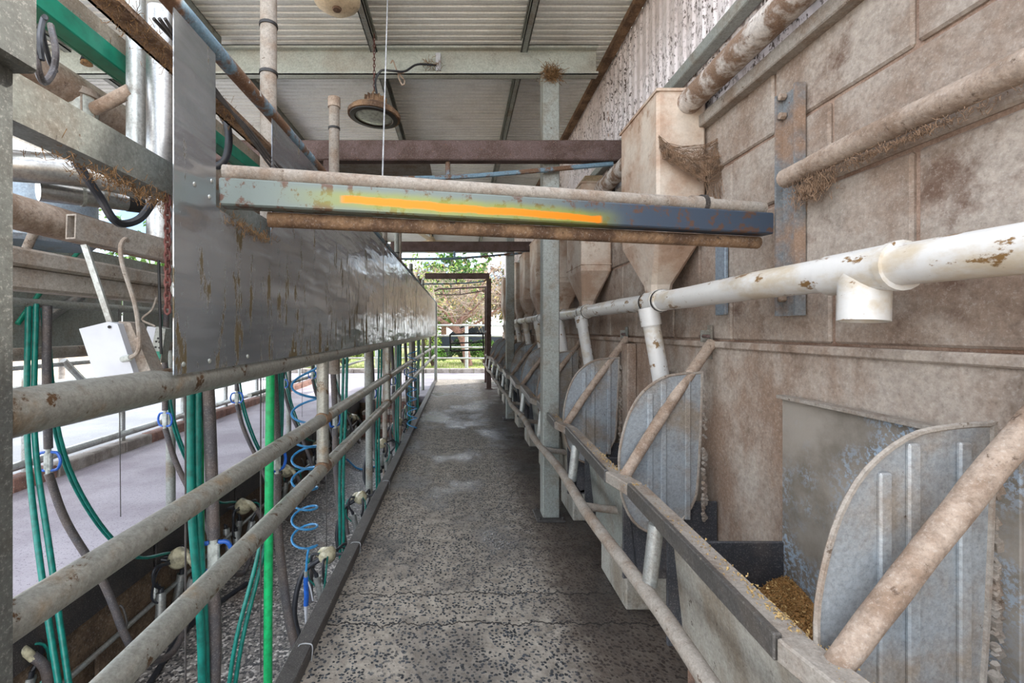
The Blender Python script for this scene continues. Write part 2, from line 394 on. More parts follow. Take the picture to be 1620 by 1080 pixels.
ORD = ['first', 'second', 'third', 'fourth', 'fifth', 'sixth', 'seventh', 'eighth', 'ninth', 'tenth', 'eleventh', 'twelfth']
YF = 11.0                                    # far end of the stalls

# ================================================================== THE SETTING
PX0, PX1, PZ, PY0, PY1 = -1.90, -.63, -.60, -1.2, 8.6     # pit
XW = 1.05                                                    # face of the block wall
struct('floor', box(box(B(), (PX1, -1.5, -.12), (XW + .2, 11.6, 0)), (PX1, PY0, -.62), (PX1 + .04, PY1, -.12)), 'walk')
struct('floor_left_platform', box(B(), (-3.42, -1.5, -.12), (PX0, 11.6, 0)), 'slab_left')
fl = struct('floor_pit', box(B(), (PX0, PY0, PZ - .1), (PX1, PY1, PZ)), 'pit_floor')
struct('floor_far', box(B(), (PX0, PY1, -.12), (PX1, 11.6, 0)), 'slab_far')
bm = B(); box(bm, (-9, 11.6, -.14), (6, 13.3, -.005)); struct('floor_apron', bm, 'slab_far')
bm = B(); box(bm, (-9, -3, -.16), (-3.62, 11.6, -.02)); struct('floor_yard', bm, 'slab_pale')
bm = B(); box(bm, (-40, -6, -.3), (-9, 60, -.03)); struct('ground_left', bm, 'dirt')
bm = B(); box(bm, (-9, 13.55, -.3), (40, 60, -.02)); struct('ground_lawn', bm, 'grass')
bm = B(); box(bm, (-40, -14, -.4), (40, -1.5, -.17)); struct('ground_rear', bm, 'dirt')
# pit walls
wl = struct('wall_pit_left', box(B(), (PX0 - .06, PY0, PZ), (PX0, PY1, -.12)), 'pit_wall')
bm = B()
for k in range(14):          # rough stones laid along the foot of the pit wall
    y = PY0 + .35 + k * .7
    if y > 8.2: break
    s = box(B(), (PX0 - .0, y - .3, PZ), (PX0 + .025 + random.uniform(0, .012), y + .33, PZ + .2 + random.uniform(-.02, .02)), .012)
    obj('stone', s, 'pit_wall', wl)
for k in range(10):
    y = PY0 + k * 1.0
    obj('rubber_strip', box(B(), (PX0, y + .01, -.215), (PX0 + .022, min(y + .99, 8.5), -.006), .004), 'rubber', wl)
st = struct('wall_pit_end', box(B(), (PX0, PY1, PZ), (PX1, PY1 + .05, -.12)), 'pit_wall')
for k in range(3):
    z0 = PZ + k * .2
    obj('step', box(B(), (-1.75, PY1 - .75 + k * .25, z0 + .14), (-.8, PY1, z0 + .2), .008), 'concrete_edge', st)
    for r_ in range(2):
        for c in range(6):
            x = -1.74 + c * .157
            obj('brick', box(B(), (x, PY1 - .73 + k * .25, z0 + .003 + r_ * .07), (x + .148, PY1 - .62 + k * .25, z0 + .066 + r_ * .07), .004), 'brick', st)

# right wall: rendered lower part, dusty blocks above
wr = struct('wall_right', box(box(B(), (XW + .012, -1.5, 1.2), (XW + .16, 11.2, 2.16)), (XW, -1.5, 0), (XW + .16, 11.2, 1.185)), ['mortar'])
rb = obj('render_coat', box(B(), (XW - .008, -1.5, 0), (XW, 11.2, 1.185)), 'render', wr)
obj('ledge', box(B(), (XW - .022, -1.5, 1.178), (XW + .012, 11.2, 1.204), .004), 'render', wr)
BL, BH = .474, .233
meshes = {}
for row in range(4):
    z = 1.206 + row * BH
    y = -1.2 + (.237 if row % 2 else 0) + .12
    while y < 11:
        x0 = XW + random.uniform(0, .006)
        o = obj('block', box(B(), (x0, y + .006, z + .006), (XW + .1, min(y + BL - .006, 11.15), z + BH - .006), .006), 'block', wr)
        y += BL
# corrugated cladding above, ribs upright
def corr(a, b, wdir, n, amp, pitch, thick=.0):
    """trapezoid sheet: from a to b is the rib direction, ribs step along wdir"""
    bm = B(); a, b, wdir = Vector(a), Vector(b), Vector(wdir).normalized(); up = (b - a).normalized().cross(wdir).normalized()
    prof = []
    for i in range(n):
        s = i * pitch
        prof += [(s, 0), (s + pitch * .52, 0), (s + pitch * .62, amp), (s + pitch * .9, amp)]
    prof.append((n * pitch, 0))
    va = [bm.verts.new(a + wdir * s + up * h) for s, h in prof]; vb = [bm.verts.new(b + wdir * s + up * h) for s, h in prof]
    va2 = [bm.verts.new(v.co + up * .0012) for v in va]; vb2 = [bm.verts.new(v.co + up * .0012) for v in vb]
    for i in range(len(prof) - 1):
        bm.faces.new((va[i], va[i + 1], vb[i + 1], vb[i])); bm.faces.new((va2[i], vb2[i], vb2[i + 1], va2[i + 1]))
    return bm
for k in range(14):
    y = 0.1 + k * .8
    obj('cladding_sheet', corr((XW + .045, y, 2.15), (XW + .045, y, 3.2), (0, 1, 0), 9, -.011, .089), 'cladding', wr)
ZR = 3.22
ce = struct('ceiling', box(B(), (XW - .03, 1.6, ZR - .06), (XW + .03, 10.2, ZR - .02)), 'rust_dirt')   # brown angle along the wall top
for k in range(11):
    y = 1.6 + k * .784
    obj('roof_sheet', corr((-4.6, y, ZR), (XW + .25, y, ZR), (0, 1, 0), 14, .015, .056), 'roof', ce)
def cee(bm, a, b, h, fl_, t=.006, side=-1):
    """C section from a to b: web plus two flanges toward side (y)"""
    a, b = Vector(a), Vector(b)
    d = (b - a).normalized(); s = Vector((d.y, -d.x, 0)) * side
    def slab_(o1, o2, z0, z1):
        pts = [a + s * o1 + Vector((0, 0, z0)), b + s * o1 + Vector((0, 0, z0)), b + s * o2 + Vector((0, 0, z0)), a + s * o2 + Vector((0, 0, z0))]
        prism(bm, pts, (0, 0, z1 - z0))
    slab_(0, t, 0, h); slab_(0, fl_, 0, t); slab_(0, fl_, h - t, h); slab_(fl_ - t, fl_, 0, .02); slab_(fl_ - t, fl_, h - .02, h)
    return bm
for i, yg in enumerate((3.12, 6.7, 10.15)):
    g = cee(B(), (-4.6, yg, 2.97), (XW - .12 if i == 0 else XW, yg, 2.97), .2, .06, side=1)
    one('roof_girder', g, 'zinc_paint', ['pale steel roof girder crossing behind the hanging lamps', 'steel roof girder half way down the shed', 'pale girder at the far open edge of the roof'][i], 'girder', 'roof girders')
XR = [-3.7, -2.65, -1.6, -.6, .45]
for i, (y0, y1) in enumerate(((1.65, 3.05), (3.2, 6.63), (6.78, 10.1))):
    for j, x in enumerate(XR):
        bm = B(); cee(bm, (x, y0, ZR - .11), (x, y1, ZR - .11), .1, .045, side=1 if j % 2 else -1)
        one('roof_purlin', bm, 'galv_dull', '%s roof purlin from the left, %s' % (ORD[j], ['in the bay nearest the viewer', 'in the middle bay of the roof', 'in the farthest bay of the roof'][i]), 'purlin', 'roof purlins')
# long wall rails on the right wall
def wrail(name, x, z, s, mat, label, cat='rail'):
    return one(name, box(B(), (x - s, -1.4, z - s), (x + s, 10.9, z + s), .004), mat, label, cat)
wrail('wall_girt', XW + .015, 2.465, .028, 'galv_dull', 'upper grey steel girt along the spotted cladding')
wrail('wall_girt', XW + .015, 2.30, .026, 'galv_dull', 'lower grey steel girt just above the auger tube')
wrail('wall_plate', XW - .012, 2.135, .026, 'dusty_grey', 'dusty steel plate capping the block wall')

# ================================================================== RIGHT: columns, cross beams
for i, (x, y) in enumerate(((.60, 3.05), (.70, 6.4))):
    t = thing('steel_column', ['galvanised square column with bolted foot nearest the viewer, bird nest on top', 'galvanised square column farther down the walkway, below the roof girder'][i], 'column', (x, y, 0), 'roof columns')
    cb = B(); box(cb, (x - .055, y - .055, .012), (x + .055, y + .055, 2.965), .006)
    obj('shaft', cb, 'galv_dull', t); obj('base_plate', box(B(), (x - .1, y - .1, 0), (x + .085, y + .1, .014), .003), 'dark_steel', t)
    for dx, dy in ((-.08, -.08), (.07, -.08), (-.08, .08), (.07, .08)):
        obj('bolt', lathe(B(), [(0, .03), (.008, .03), (.008, .012)], 6, Matrix.Translation((x + dx, y + dy, 0))), 'dark_steel', t)
strb = B(); strands(strb, (.60, 2.985, 2.93), (.026, .008, .022), 500, .06, .0012)
one('bird_nest', strb, 'straw', 'brown straw bird nest clinging to the column top', 'nest', kind='stuff')

def frame_beam(y, x0, x1, label, sz=.13, posts=True, bow=(-.35, 1.0)):
    t = thing('cross_beam', label, 'beam', (x0, y, 2.41), 'rusty cross frames over the walkway')
    obj('top_rail', box(B(), (x0, y - .04, 2.34), (x1, y + .04, 2.34 + sz), .008), 'rust', t)
    bm = B(); tube(bm, [(-.95, y, 2.235), (bow[0], y, 2.235), (0.0, y, 2.245), (.45, y, 2.28), (x1 - .05, y, 2.33)], .016, 8, smooth=4)
    obj('bow_rod', bm, 'blue_rust', t)
    obj('strut', tube(B(), [(-.08, y, 2.25), (-.08, y, 2.345)], .016, 8), 'blue_rust', t)
    if posts:
        obj('hanger_post', box(B(), (-.88, y - .035, 1.3), (-.81, y + .035, 2.345), .006), 'rust', t)
    return t
# posts stand in the pit side; the near one reaches the kerb edge
frame_beam(2.955, -1.6, 1.04, 'rusty box beam crossing overhead in front of the nearest column')
frame_beam(6.3, -.96, 1.04, 'second rusty box beam crossing near the far column')
frame_beam(9.7, -.75, .62, 'third rusty cross beam toward the open end of the shed', .12)
t = thing('exit_frame', 'slender dark portal frame at the far end of the walkway', 'frame', (.62, 10.9, 0))
obj('top_rod', tube(B(), [(-.62, 10.9, 2.18), (-.52, 10.9, 2.235), (.62, 10.9, 2.28)], .02, 8), 'rust', t)
obj('bow_rod', tube(B(), [(-.6, 10.9, 2.1), (0, 10.9, 2.1), (.6, 10.9, 2.2)], .014, 8), 'rust', t)
obj('strut', tube(B(), [(0, 10.9, 2.1), (0, 10.9, 2.255)], .012, 8), 'rust', t)
obj('post', box(B(), (.585, 10.86, 0), (.645, 10.94, 2.3), .004), 'rust', t)
one('gate_post', box(box(B(), (.56, 9.66, 0), (.66, 9.74, 2.34), .005), (.53, 9.63, 0), (.69, 9.77, .01)), 'rust', 'brown steel post holding the hinged end gate', 'post')
one('end_post', box(B(), (-.625, 10.96, 0), (-.555, 11.04, 1.93), .005), 'galv_dull', 'grey square post at the far end of the splash panel', 'post')

# the near cross beam, set obliquely from the left frame to the wall
def nb(x): return 1.11 + .2125 * (x + .6)
t = thing('marked_cross_beam', 'grey crossbar close overhead with an orange paint stripe', 'beam', (0, nb(0), 1.55))
obj('box_rail', beam(B(), (-.598, nb(-.598) + .03, 1.592), (1.0, nb(1.0) + .03, 1.592), .05, .068, .004), 'streak', t)
tp = obj('top_pipe', tube(B(), [(-.596, nb(-.596) + .035, 1.645), (.985, nb(.985) + .035, 1.645)], .021, 14), 'dusty_grey', t, True)
obj('coupling', tube(B(), [(.72, nb(.72) + .035, 1.645), (.79, nb(.79) + .035, 1.645)], .026, 14), 'dusty_grey', t, True)
obj('clamp_ring', tube(B(), [(.755, nb(.755) + .035, 1.645), (.768, nb(.768) + .035, 1.645)], .031, 14), 'dark_steel', t, True)
obj('lower_pipe', tube(B(), [(-.5, nb(-.5) + .055, 1.538), (.98, nb(.98) + .055, 1.538)], .02, 12), 'rust_dirt', t, True)
t = thing('wall_channel', 'upright blue-grey steel channel bolted to the block wall', 'channel', (1.02, 1.45, 1.3))
cb = B(); y0, y1 = 1.375, 1.465
box(cb, (1.034, y0, 1.295), (1.044, y1, 2.0)); box(cb, (1.012, y0, 1.295), (1.034, y0 + .007, 2.0)); box(cb, (1.012, y1 - .007, 1.295), (1.034, y1, 2.0))
obj('channel', cb, 'channel', t)
for z in (1.93, 1.99, 1.35): obj('bolt', lathe(B(), [(0, .02), (.011, .016), (.011, 0)], 6, Matrix.Translation((1.03, 1.445, z)) @ Matrix.Rotation(R(-90), 4, 'Y')), 'dusty', t)
one('wall_handrail', tube(B(), [(1.0, 1.40, 1.715), (1.0, 1.1, 1.722), (.995, .7, 1.715), (.99, -.4, 1.70)], .029, 14, smooth=5, jit=.02), 'dusty', 'thick dust-covered pipe sloping along the block wall above the white pipe', 'pipe', smooth=True)
sb = B(); strands(sb, (1.0, 1.30, 1.66), (.01, .035, .018), 500, .022, .0006, .02); strands(sb, (1.0, 1.08, 1.68), (.01, .13, .004), 600, .014, .0006, .008)
one('cobweb', sb, 'web', 'dusty cobweb tufts hanging under the sloping wall pipe', 'cobweb', kind='stuff')
t = thing('wall_strap', 'small rusty steel strap on the wall below the white pipe', 'bracket', (1.04, 1.85, 1.3))
obj('plate', box(B(), (1.036, 1.78, 1.31), (1.049, 1.85, 1.62), .002), 'galv_blue', t)

# auger tube over the hoppers
t = thing('feed_auger', 'long round feed auger tube coated in flaking dust running above the hoppers', 'auger', (.97, 2, 2.2))
obj('tube', tube(B(), [(.97, y, 2.215) for y in [-.8 + .25 * i for i in range(46)]], .05, 18, jit=.015), 'auger', t, True)
for y in (3.0, 5.2, 7.4): obj('joint_ring', tube(B(), [(.97, y, 2.215), (.97, y + .06, 2.215)], .056, 18), 'auger', t, True)

# hoppers
HX0, HX1 = .836, 1.045
def ring_loft(bm, rings):
    vr = [[bm.verts.new(Vector(p)) for p in r] for r in rings]
    for a, b in zip(vr, vr[1:]):
        n = len(a)
        for k in range(n): bm.faces.new((a[k], a[(k + 1) % n], b[(k + 1) % n], b[k]))
    bm.faces.new(vr[0][::-1]); bm.faces.new(vr[-1]); return bm
def rect(x0, x1, y0, y1, z, c=.012):
    return [(x0 + c, y0, z), (x1 - c, y0, z), (x1, y0 + c, z), (x1, y1 - c, z), (x1 - c, y1, z), (x0 + c, y1, z), (x0, y1 - c, z), (x0, y0 + c, z)]
HY = [2.15, 3.35, 4.1, 5.25, 6.2, 7.1, 8.1, 9.1]
PZC = 1.385
for i, y in enumerate(HY):
    t = thing('feed_hopper', '%s dusty cream feed hopper from the viewer%s' % (ORD[i], ', boxy with cobwebs' if i == 0 else ' above the troughs'), 'hopper', (.95, y, 1.4), 'cream feed hoppers along the wall')
    tx = .93
    bm = B()
    ring_loft(bm, [rect(HX0, HX1, y - .22, y + .22, 2.265), rect(HX0, HX1, y - .22, y + .22, 1.76), rect(HX0 + .0, HX1, y - .215, y + .2, 1.66),
                   rect(tx - .045, tx + .055, y - .06, y + .06, PZC + .075, .02), rect(tx - .04, tx + .05, y - .05, y + .05, PZC + .03, .02)])
    bd = obj('body', bm, 'hopper', t)
    bm = B()
    for z in (2.262,):
        prism(bm, [(HX0 - .006, y - .226, z), (HX1, y - .226, z), (HX1, y + .226, z), (HX0 - .006, y + .226, z)], (0, 0, .012))
    obj('lid', bm, 'hopper', t)
    obj('seam', box(B(), (HX0 - .004, y - .222, 1.70), (HX1, y + .222, 1.708), .002), 'hopper', t)
    obj('outlet_collar', tube(B(), [(.92, y - .055, PZC), (.92, y + .055, PZC)], .053, 18), 'pvc', t, True)

# PVC vacuum/drop pipe with tees
t = thing('white_pipe', 'long white plastic pipe stained brown running along the wall at eye height', 'pipe', (.92, 1, PZC))
obj('main_run', tube(B(), [(.92 + .004 * math.sin(i), -.6 + i * .4, PZC + .004 * math.sin(i * 1.7)) for i in range(25)], .043, 20), 'pvc', t, True)
TY = [1.045] + HY
for i, y in enumerate(TY):
    obj('tee_socket', tube(B(), [(.92, y - .085, PZC), (.92, y + .085, PZC)], .0495, 20), 'pvc', t, True)
    if i == 0:
        obj('tee_stub', pipe(B(), (.92, y - .01, PZC), (.912, y - .015, PZC - .115), .048, 20, .005), 'pvc', t, True)
        obj('collar', tube(B(), [(.92, y - .1, PZC), (.92, y - .085, PZC)], .053, 20), 'pvc', t, True)
    for s in (-.07, .07):
        if i: obj('strap', tube(B(), [(.92, y + s - .006, PZC), (.92, y + s + .006, PZC)], .0515, 20), 'black', t, True)
for i, y in enumerate(HY):
    p = thing('drop_pipe', '%s white drop pipe from the viewer, leading down into a trough' % ORD[i], 'pipe', (.89, y, PZC), 'white drop pipes')
    a = Vector((.885, y - .01, PZC - .03)); b = Vector((.945, y - .03, .97)); d = (b - a).normalized()
    obj('pipe', pipe(B(), a + d * .05, b, .0385, 18, .004), 'pvc', p, True)
    obj('socket', tube(B(), [a, a + d * .085], .046, 18), 'pvc', p, True)

# big cobweb on the first hopper
wb = B(); random.seed(3)
A_ = [P(1042, 215, 1.915), P(1060, 228, 1.90), P(1100, 232, 1.88), P(1140, 215, 1.86), P(1165, 180, 1.84), P(1172, 150, 1.82)]
C_ = [P(1048, 250, 1.90), P(1080, 268, 1.88), P(1108, 288, 1.86), P(1132, 290, 1.84), P(1160, 260, 1.82), P(1162, 200, 1.82)]
A_ = smoothpath(A_, 6); C_ = smoothpath(C_, 6)
for k in range(300):
    i, j = random.randrange(len(A_)), random.randrange(len(C_))
    if abs(i - j) > 12: j = max(0, min(len(C_) - 1, i + random.randint(-8, 8)))
    a, b = A_[i].copy(), C_[j].copy(); u, v = random.random(), random.random()
    p, q = a.lerp(b, u * .5), a.lerp(b, .5 + v * .5); m = (p + q) / 2 + Vector((random.gauss(0, .006), random.gauss(0, .008), -random.random() * .02))
    tube(wb, [p, m, q], .0009, 3, False)
for k in range(60):
    u = random.random(); pts = [A_[i].lerp(C_[i], min(1, max(0, u + random.gauss(0, .05)))) + Vector((0, random.gauss(0, .004), random.gauss(0, .004))) for i in range(0, len(A_), 3)]
    tube(wb, pts, .0009, 3, False)
for k in range(70):
    p = C_[random.randint(14, len(C_) - 1)]; tube(wb, [p, p + Vector((random.gauss(.01, .02), random.gauss(0, .01), -.06)), p + Vector((random.gauss(.03, .03), 0, -.11 - random.random() * .08))], .0009, 3, False)
one('hanging_cobweb', wb, 'web', 'large sagging dusty cobweb draped across the first hopper', 'cobweb', kind='stuff')

# ================================================================== RIGHT: feed troughs, dividers, breast rails
DY = [.75 + .95 * k for k in range(11)]
XN, ZN = .60, .685
def rail_pts():                       # sawtooth line of the nosing: each bay steps slightly back
    pts = []
    for y in [-.25] + DY:
        pts += [(XN - .012, y + .06, ZN), (XN + .02, y + .86, ZN)]
    return pts
t = thing('breast_rail', 'worn metal nosing rail zigzagging along the top of the feed troughs', 'rail', (XN, 1, 0))
rp = rail_pts()[:-1]
for i in range(0, len(rp) - 1):
    a, b = rp[i], rp[i + 1]
    if (Vector(a) - Vector(b)).length < .3:
        obj('rail_joint', beam(B(), a, b, .06, .044, .004), 'dusty_grey', t); continue
    obj('nosing', beam(B(), (a[0] - .022, a[1], a[2]), (b[0] - .022, b[1], b[2]), .016, .05, .003), 'nosing', t)
    obj('rail_top', beam(B(), (a[0] + .012, a[1], a[2] - .004), (b[0] + .012, b[1], b[2] - .004), .052, .044, .004), 'dusty_grey', t)
XL_, ZL_ = .545, .475
lr = obj('lower_rail', tube(B(), [(XL_ + .012 * math.sin(i * 1.6), -.5 + i * .35, ZL_ + .006 * math.sin(i * 1.1)) for i in range(32)], .023, 14, smooth=2), 'dusty_grey', t, True)
for i, y in enumerate([.45] + [d + .62 for d in DY[:-1]]):
    if abs((y) - 3.05) < .1: y += .2
    obj('upright', tube(B(), [(XL_ + .025, y, ZL_ + .01), (XN - .01, y, ZN - .02)], .022, 12), 'galv', t, True)
for y in DY[1:]:
    obj('stay', tube(B(), [(XL_ + .01, y + .3, ZL_), (.76, y + .3, .45)], .017, 10), 'dusty_grey', t, True)

def outline(pts, n=4):
    q = [pts[-1]] + pts + pts[:2]; o = []
    for i in range(1, len(q) - 2):
        for k in range(n):
            tt = k / n; a, b, c, d = [Vector(v) for v in q[i - 1:i + 3]]
            o.append(.5 * ((2 * b) + (c - a) * tt + (2 * a - 5 * b + 4 * c - d) * tt * tt + (3 * b - a - 3 * c + d) * tt ** 3))
    return o
# outline of one divider sheet in (x, z)
DV = [(.62, .74), (.635, .84), (.665, .93), (.715, 1.005), (.79, 1.058), (.86, 1.075), (.955, 1.08), (.962, 1.07), (.958, .9), (.945, .66), (.93, .575), (.88, .5), (.82, .465), (.75, .455), (.68, .50), (.632, .6)]
def divider(y0, label, off=.075, sk=.1, pe=.16):
    t = thing('stall_divider', label, 'divider', (XN, y0, ZN), 'galvanised stall dividers')
    q = outline([(x, 0, z) for x, z in DV], 3)
    yy = lambda x: y0 + off + (x - .6) * sk
    bm = B(); prism(bm, [(p.x, yy(p.x), p.z) for p in q], (0, .004, 0))
    sh = obj('sheet', bm, 'galv_sheet', t)
    obj('rolled_edge', tube(B(), [(p.x, yy(p.x), p.z) for p in q + q[:1]], .0055, 6), 'dusty_grey', sh)
    for x in (.745, .80, .90):
        z1 = 1.0 if x < .78 else 1.05
        obj('rib', beam(B(), (x, yy(x) - .004, .5 if x > .7 else .56), (x, yy(x) - .004, z1), .022, .01, .003), 'galv_sheet', sh)
    a = Vector((XN + .02, y0 + (.0 if pe < .1 else .02), ZN + .01)); b = Vector((1.03, y0 + pe, 1.2))
    n = 14; pts = [a.lerp(b, i / n) + Vector((0, 0, .012 * math.sin(math.pi * i / n))) for i in range(n + 1)]
    obj('brace_pipe', tube(B(), pts, .021, 12, jit=.05), 'dusty', t, True)
    br = obj('wall_bracket', box(box(B(), (1.034, y0 + pe + .02, 1.13), (1.043, y0 + pe + .045, 1.27)), (1.0, y0 + pe + .03, 1.2), (1.035, y0 + pe + .035, 1.25)), 'galv_dull', t)
    obj('bolt', tube(B(), [(1.01, y0 + pe - .01, 1.225), (1.01, y0 + pe + .05, 1.225)], .008, 6), 'rust', br)
    sb_ = B()
    for _ in range(46):
        z = random.uniform(.5, 1.04); tube(sb_, [(.966, yy(.96), z), (.972 + random.random() * .012, yy(.96) + .006, z - random.uniform(.005, .03))], random.uniform(.004, .010), 5, jit=.3)
    obj('dust_crust', sb_, 'dusty_grey', t, kind='stuff')
for i, y in enumerate(DY[:10]):
    divider(y, '%s rounded galvanised stall divider with diagonal dusty pipe, counted from the viewer' % ORD[i], *((.04, .09, .0) if i == 0 else ()))

for i, y in enumerate([-.2] + DY[:9]):
    y0, y1 = y + .13, y + .70
    if i == 0: lab = 'feed trough at the bottom right edge, mostly hidden'
    elif i == 1: lab = 'nearest open feed trough with brown grain in its corner'
    else: lab = '%s feed trough along the wall, counted from the viewer' % ORD[i]
    t = thing('feed_trough', lab, 'trough', (.85, y0, .2), 'feed troughs')
    obj('end_board', box(B(), (.655, y1 - .012, .25), (1.035, y1, .58), .003), 'tray', t)
    obj('near_board', box(B(), (.655, y0, .25), (1.035, y0 + .012, .56), .003), 'tray', t)
    bm = B(); prism(bm, [(.665, y0, .66), (.672, y0, .66), (.715, y0, .26), (.708, y0, .26)], (0, y1 - y0, 0)); obj('front_panel', bm, 'plinth' if i % 2 else 'galv_dull', t)
    bm = B(); prism(bm, [(.71, y0, .25), (1.035, y0, .32), (1.035, y0, .334), (.71, y0, .264)], (0, y1 - y0, 0)); obj('tray_bottom', bm, 'tray', t)
    yb = y0 - .05 if i < 2 else y0 + .25; bm = B(); box(bm, (1.022, yb, .32), (1.036, y1 - .005, 1.035), .002); obj('back_board', bm, 'board' if i < 2 else 'render', t)
    obj('top_angle', beam(B(), (1.018, yb, 1.04), (1.018, y1 - .005, 1.04), .03, .01), 'dusty_grey', t)
    one('trough_plinth', box(box(B(), (.74, y0 + .2, 0), (1.035, y1 - .01, .25), .006), (.752, y1 - .14, .25), (1.03, y1 - .02, .262)), 'plinth', 'concrete plinth under the %s trough from the viewer' % ORD[i], 'plinth', 'trough plinths')
    one('trough_pillar', box(B(), (.80, y1 + .02, 0), (1.04, y1 + .16, .46), .01), 'brown_pillar', 'brown stained pillar just beyond the %s trough' % ORD[i], 'pillar', 'trough pillars')
for i, y in enumerate(DY[:8]):        # narrow concrete fins against the wall between the feeding places
    if i in (1, 3, 5): one('wall_pilaster', box(B(), (.985, y + .98 if i == 1 else y + .9, .0), (1.041, y + 1.22 if i == 1 else y + 1.05, 1.17), .006), 'render', ['broad stained concrete pilaster between the first and second drop pipes', 'concrete pilaster behind the nearest steel column', 'farthest concrete pilaster low on the wall'][(i - 1) // 2], 'pilaster')

# grain heap and scattered feed
gb = B(); n = 26; x0, x1, y0, y1 = .735, 1.018, .90, 1.43
gv = [[None] * (n + 1) for _ in range(n + 1)]
def gh(x, y):
    d = math.hypot((x - 1.02) / .30, (y - 1.40) / .62)
    return .27 + max(0, .22 * (1 - d)) + .012 * noise.noise(Vector((x * 14, y * 14, 0)))
for i in range(n + 1):
    for j in range(n + 1):
        x = x0 + (x1 - x0) * i / n; y = y0 + (y1 - y0) * j / n; gv[i][j] = gb.verts.new((x, y, gh(x, y)))
for i in range(n):
    for j in range(n): gb.faces.new((gv[i][j], gv[i + 1][j], gv[i + 1][j + 1], gv[i][j + 1]))
def flake(bm, p, s):
    vs = [bm.verts.new(Vector(p) + Vector([random.gauss(0, s) for _ in range(3)])) for _ in range(4)]
    for a, b, c in ((0, 1, 2), (0, 2, 3), (0, 3, 1), (1, 3, 2)): bm.faces.new((vs[a], vs[b], vs[c]))
for _ in range(9000):
    x, y = random.uniform(x0, x1), random.uniform(y0, y1); flake(gb, (x, y, gh(x, y) + .002), .0026)
go = one('grain_heap', gb, ['grain', 'grain2'], 'heap of brown crushed grain in the nearest trough corner', 'grain', kind='stuff')
for k, p in enumerate(go.data.polygons):
    if (k // 4) % 4 == 0 and k > n * n: p.material_index = 1
sb = B()
for _ in range(900):
    k = random.choice([0, 0, 0, 1, 1, 2, 3]); y = DY[0] - .1 + k * .95 + abs(random.gauss(0, .28)); 
    flake(sb, (XN + .016 + random.gauss(0, .011), y, ZN + .0195), .0022)
one('spilled_grain', sb, 'grain2', 'pale spilled grain dusting the top of the trough rail', 'grain', kind='stuff')

# latches on the trough fronts
for i, y in enumerate((DY[1] + .55, DY[2] + .55, DY[3] + .5)):
    t = thing('trough_latch', 'black rod latch on the front of the %s trough from the viewer' % ORD[i + 2], 'latch', (.65, y, .4), 'black rod latches')
    obj('rod', tube(B(), [(.64, y - .02, .35), (.64, y + .24, .39)], .006, 6), 'black', t)
    obj('plate', box(B(), (.632, y - .035, .30), (.66, y - .02, .40)), 'black', t)

# ================================================================== LEFT: near frame, splash panel, rails
XS = -.62
one('foreground_post', box(box(B(), (-.67, .52, -.0), (-.580, .595, 1.60), .005), (-.67, .515, 1.585), (-.554, .60, 2.4), .005), 'post_grey', 'thick galvanised box post out of focus at the left edge', 'post')
t = thing('splash_guard', 'long shiny galvanised splash panel hung above the left rails', 'panel', (-.586, 1, 1.14))
zb, zt = 1.158, 1.908
def sheet(y0, y1, outl=None, wav=0):
    bm = B(); x = -.586
    pts = outl or [(y0, zb), (y1, zb), (y1, zt), (y0, zt)]
    prism(bm, [(x, a, b) for a, b in pts], (.0022, 0, 0)); return bm
obj('sheet', sheet(0, 0, [(.928, zb), (3.455, zb), (3.455, zt), (1.413, zt), (1.413, 1.64), (1.40, 1.515), (1.088, 1.545), (1.086, zt), (.928, zt)]), 'shield', t)
for a, b in ((3.46, 6.05), (6.055, 8.4), (8.405, 9.7), (9.705, YF)): obj('sheet', sheet(a, b), 'shield', t)
for y in (3.458, 6.052, 8.402): obj('lap_seam', box(B(), (-.5838, y - .006, zb), (-.582, y + .006, zt)), 'galv_dull', t)
for y in [.96, 1.06, 1.25, 1.6, 2.0, 2.5, 3.0, 3.42, 3.5, 4.2, 5, 5.8, 6.1, 7, 8]:
    obj('rivet', lathe(B(), [(0, .003), (.005, .002), (.006, 0)], 8, Matrix.Translation((-.5838, y, zb + .02)) @ Matrix.Rotation(R(90), 4, 'Y')), 'galv_dull', t)
for y, z in ((1.0, 1.57), (1.06, 1.56), (1.07, 1.6)):
    obj('rivet', lathe(B(), [(0, .003), (.005, .002), (.006, 0)], 8, Matrix.Translation((-.5838, y, z)) @ Matrix.Rotation(R(90), 4, 'Y')), 'galv', t)
one('panel_tube', tube(B(), [(XS, .598, 1.1355), (XS, 3, 1.1355), (XS, 7, 1.1355), (XS, YF, 1.1355)], .0335, 20), 'tube', 'thick grey mud-flecked tube along the foot of the splash panel', 'rail', smooth=True)
t = thing('rump_rail', 'pair of grey tube rails guarding the milking pit on the left', 'rail', (XS, 1, 0))
obj('upper_rail', tube(B(), [(XS, .598, .848), (XS, 4, .85), (XS, YF, .855)], .027, 18), 'tube', t, True)
obj('lower_rail', tube(B(), [(XS, .598, .622), (XS, 4, .625), (XS, YF, .635)], .029, 18), 'tube', t, True)
for y in (2.06, 3.9, 5.75, 7.6, 9.4):
    obj('rail_post', tube(B(), [(XS - .002, y, .64), (XS - .002, y, 1.11)], .027, 14), 'tube', t, True)
    for z in (.85, .63): obj('weld', tube(B(), [(XS, y - .035, z), (XS, y + .035, z)], .031, 14), 'rust_dirt', t, True)
t = thing('kerb_channel', 'low dark steel box kerb along the pit edge of the walkway', 'kerb', (-.59, 1, 0))
for k in range(5):
    y = .4 + k * 2.2; obj('kerb_length', box(B(), (-.635, y, 0), (-.566, min(y + 2.195, YF), .05), .004), 'dark_steel', t)
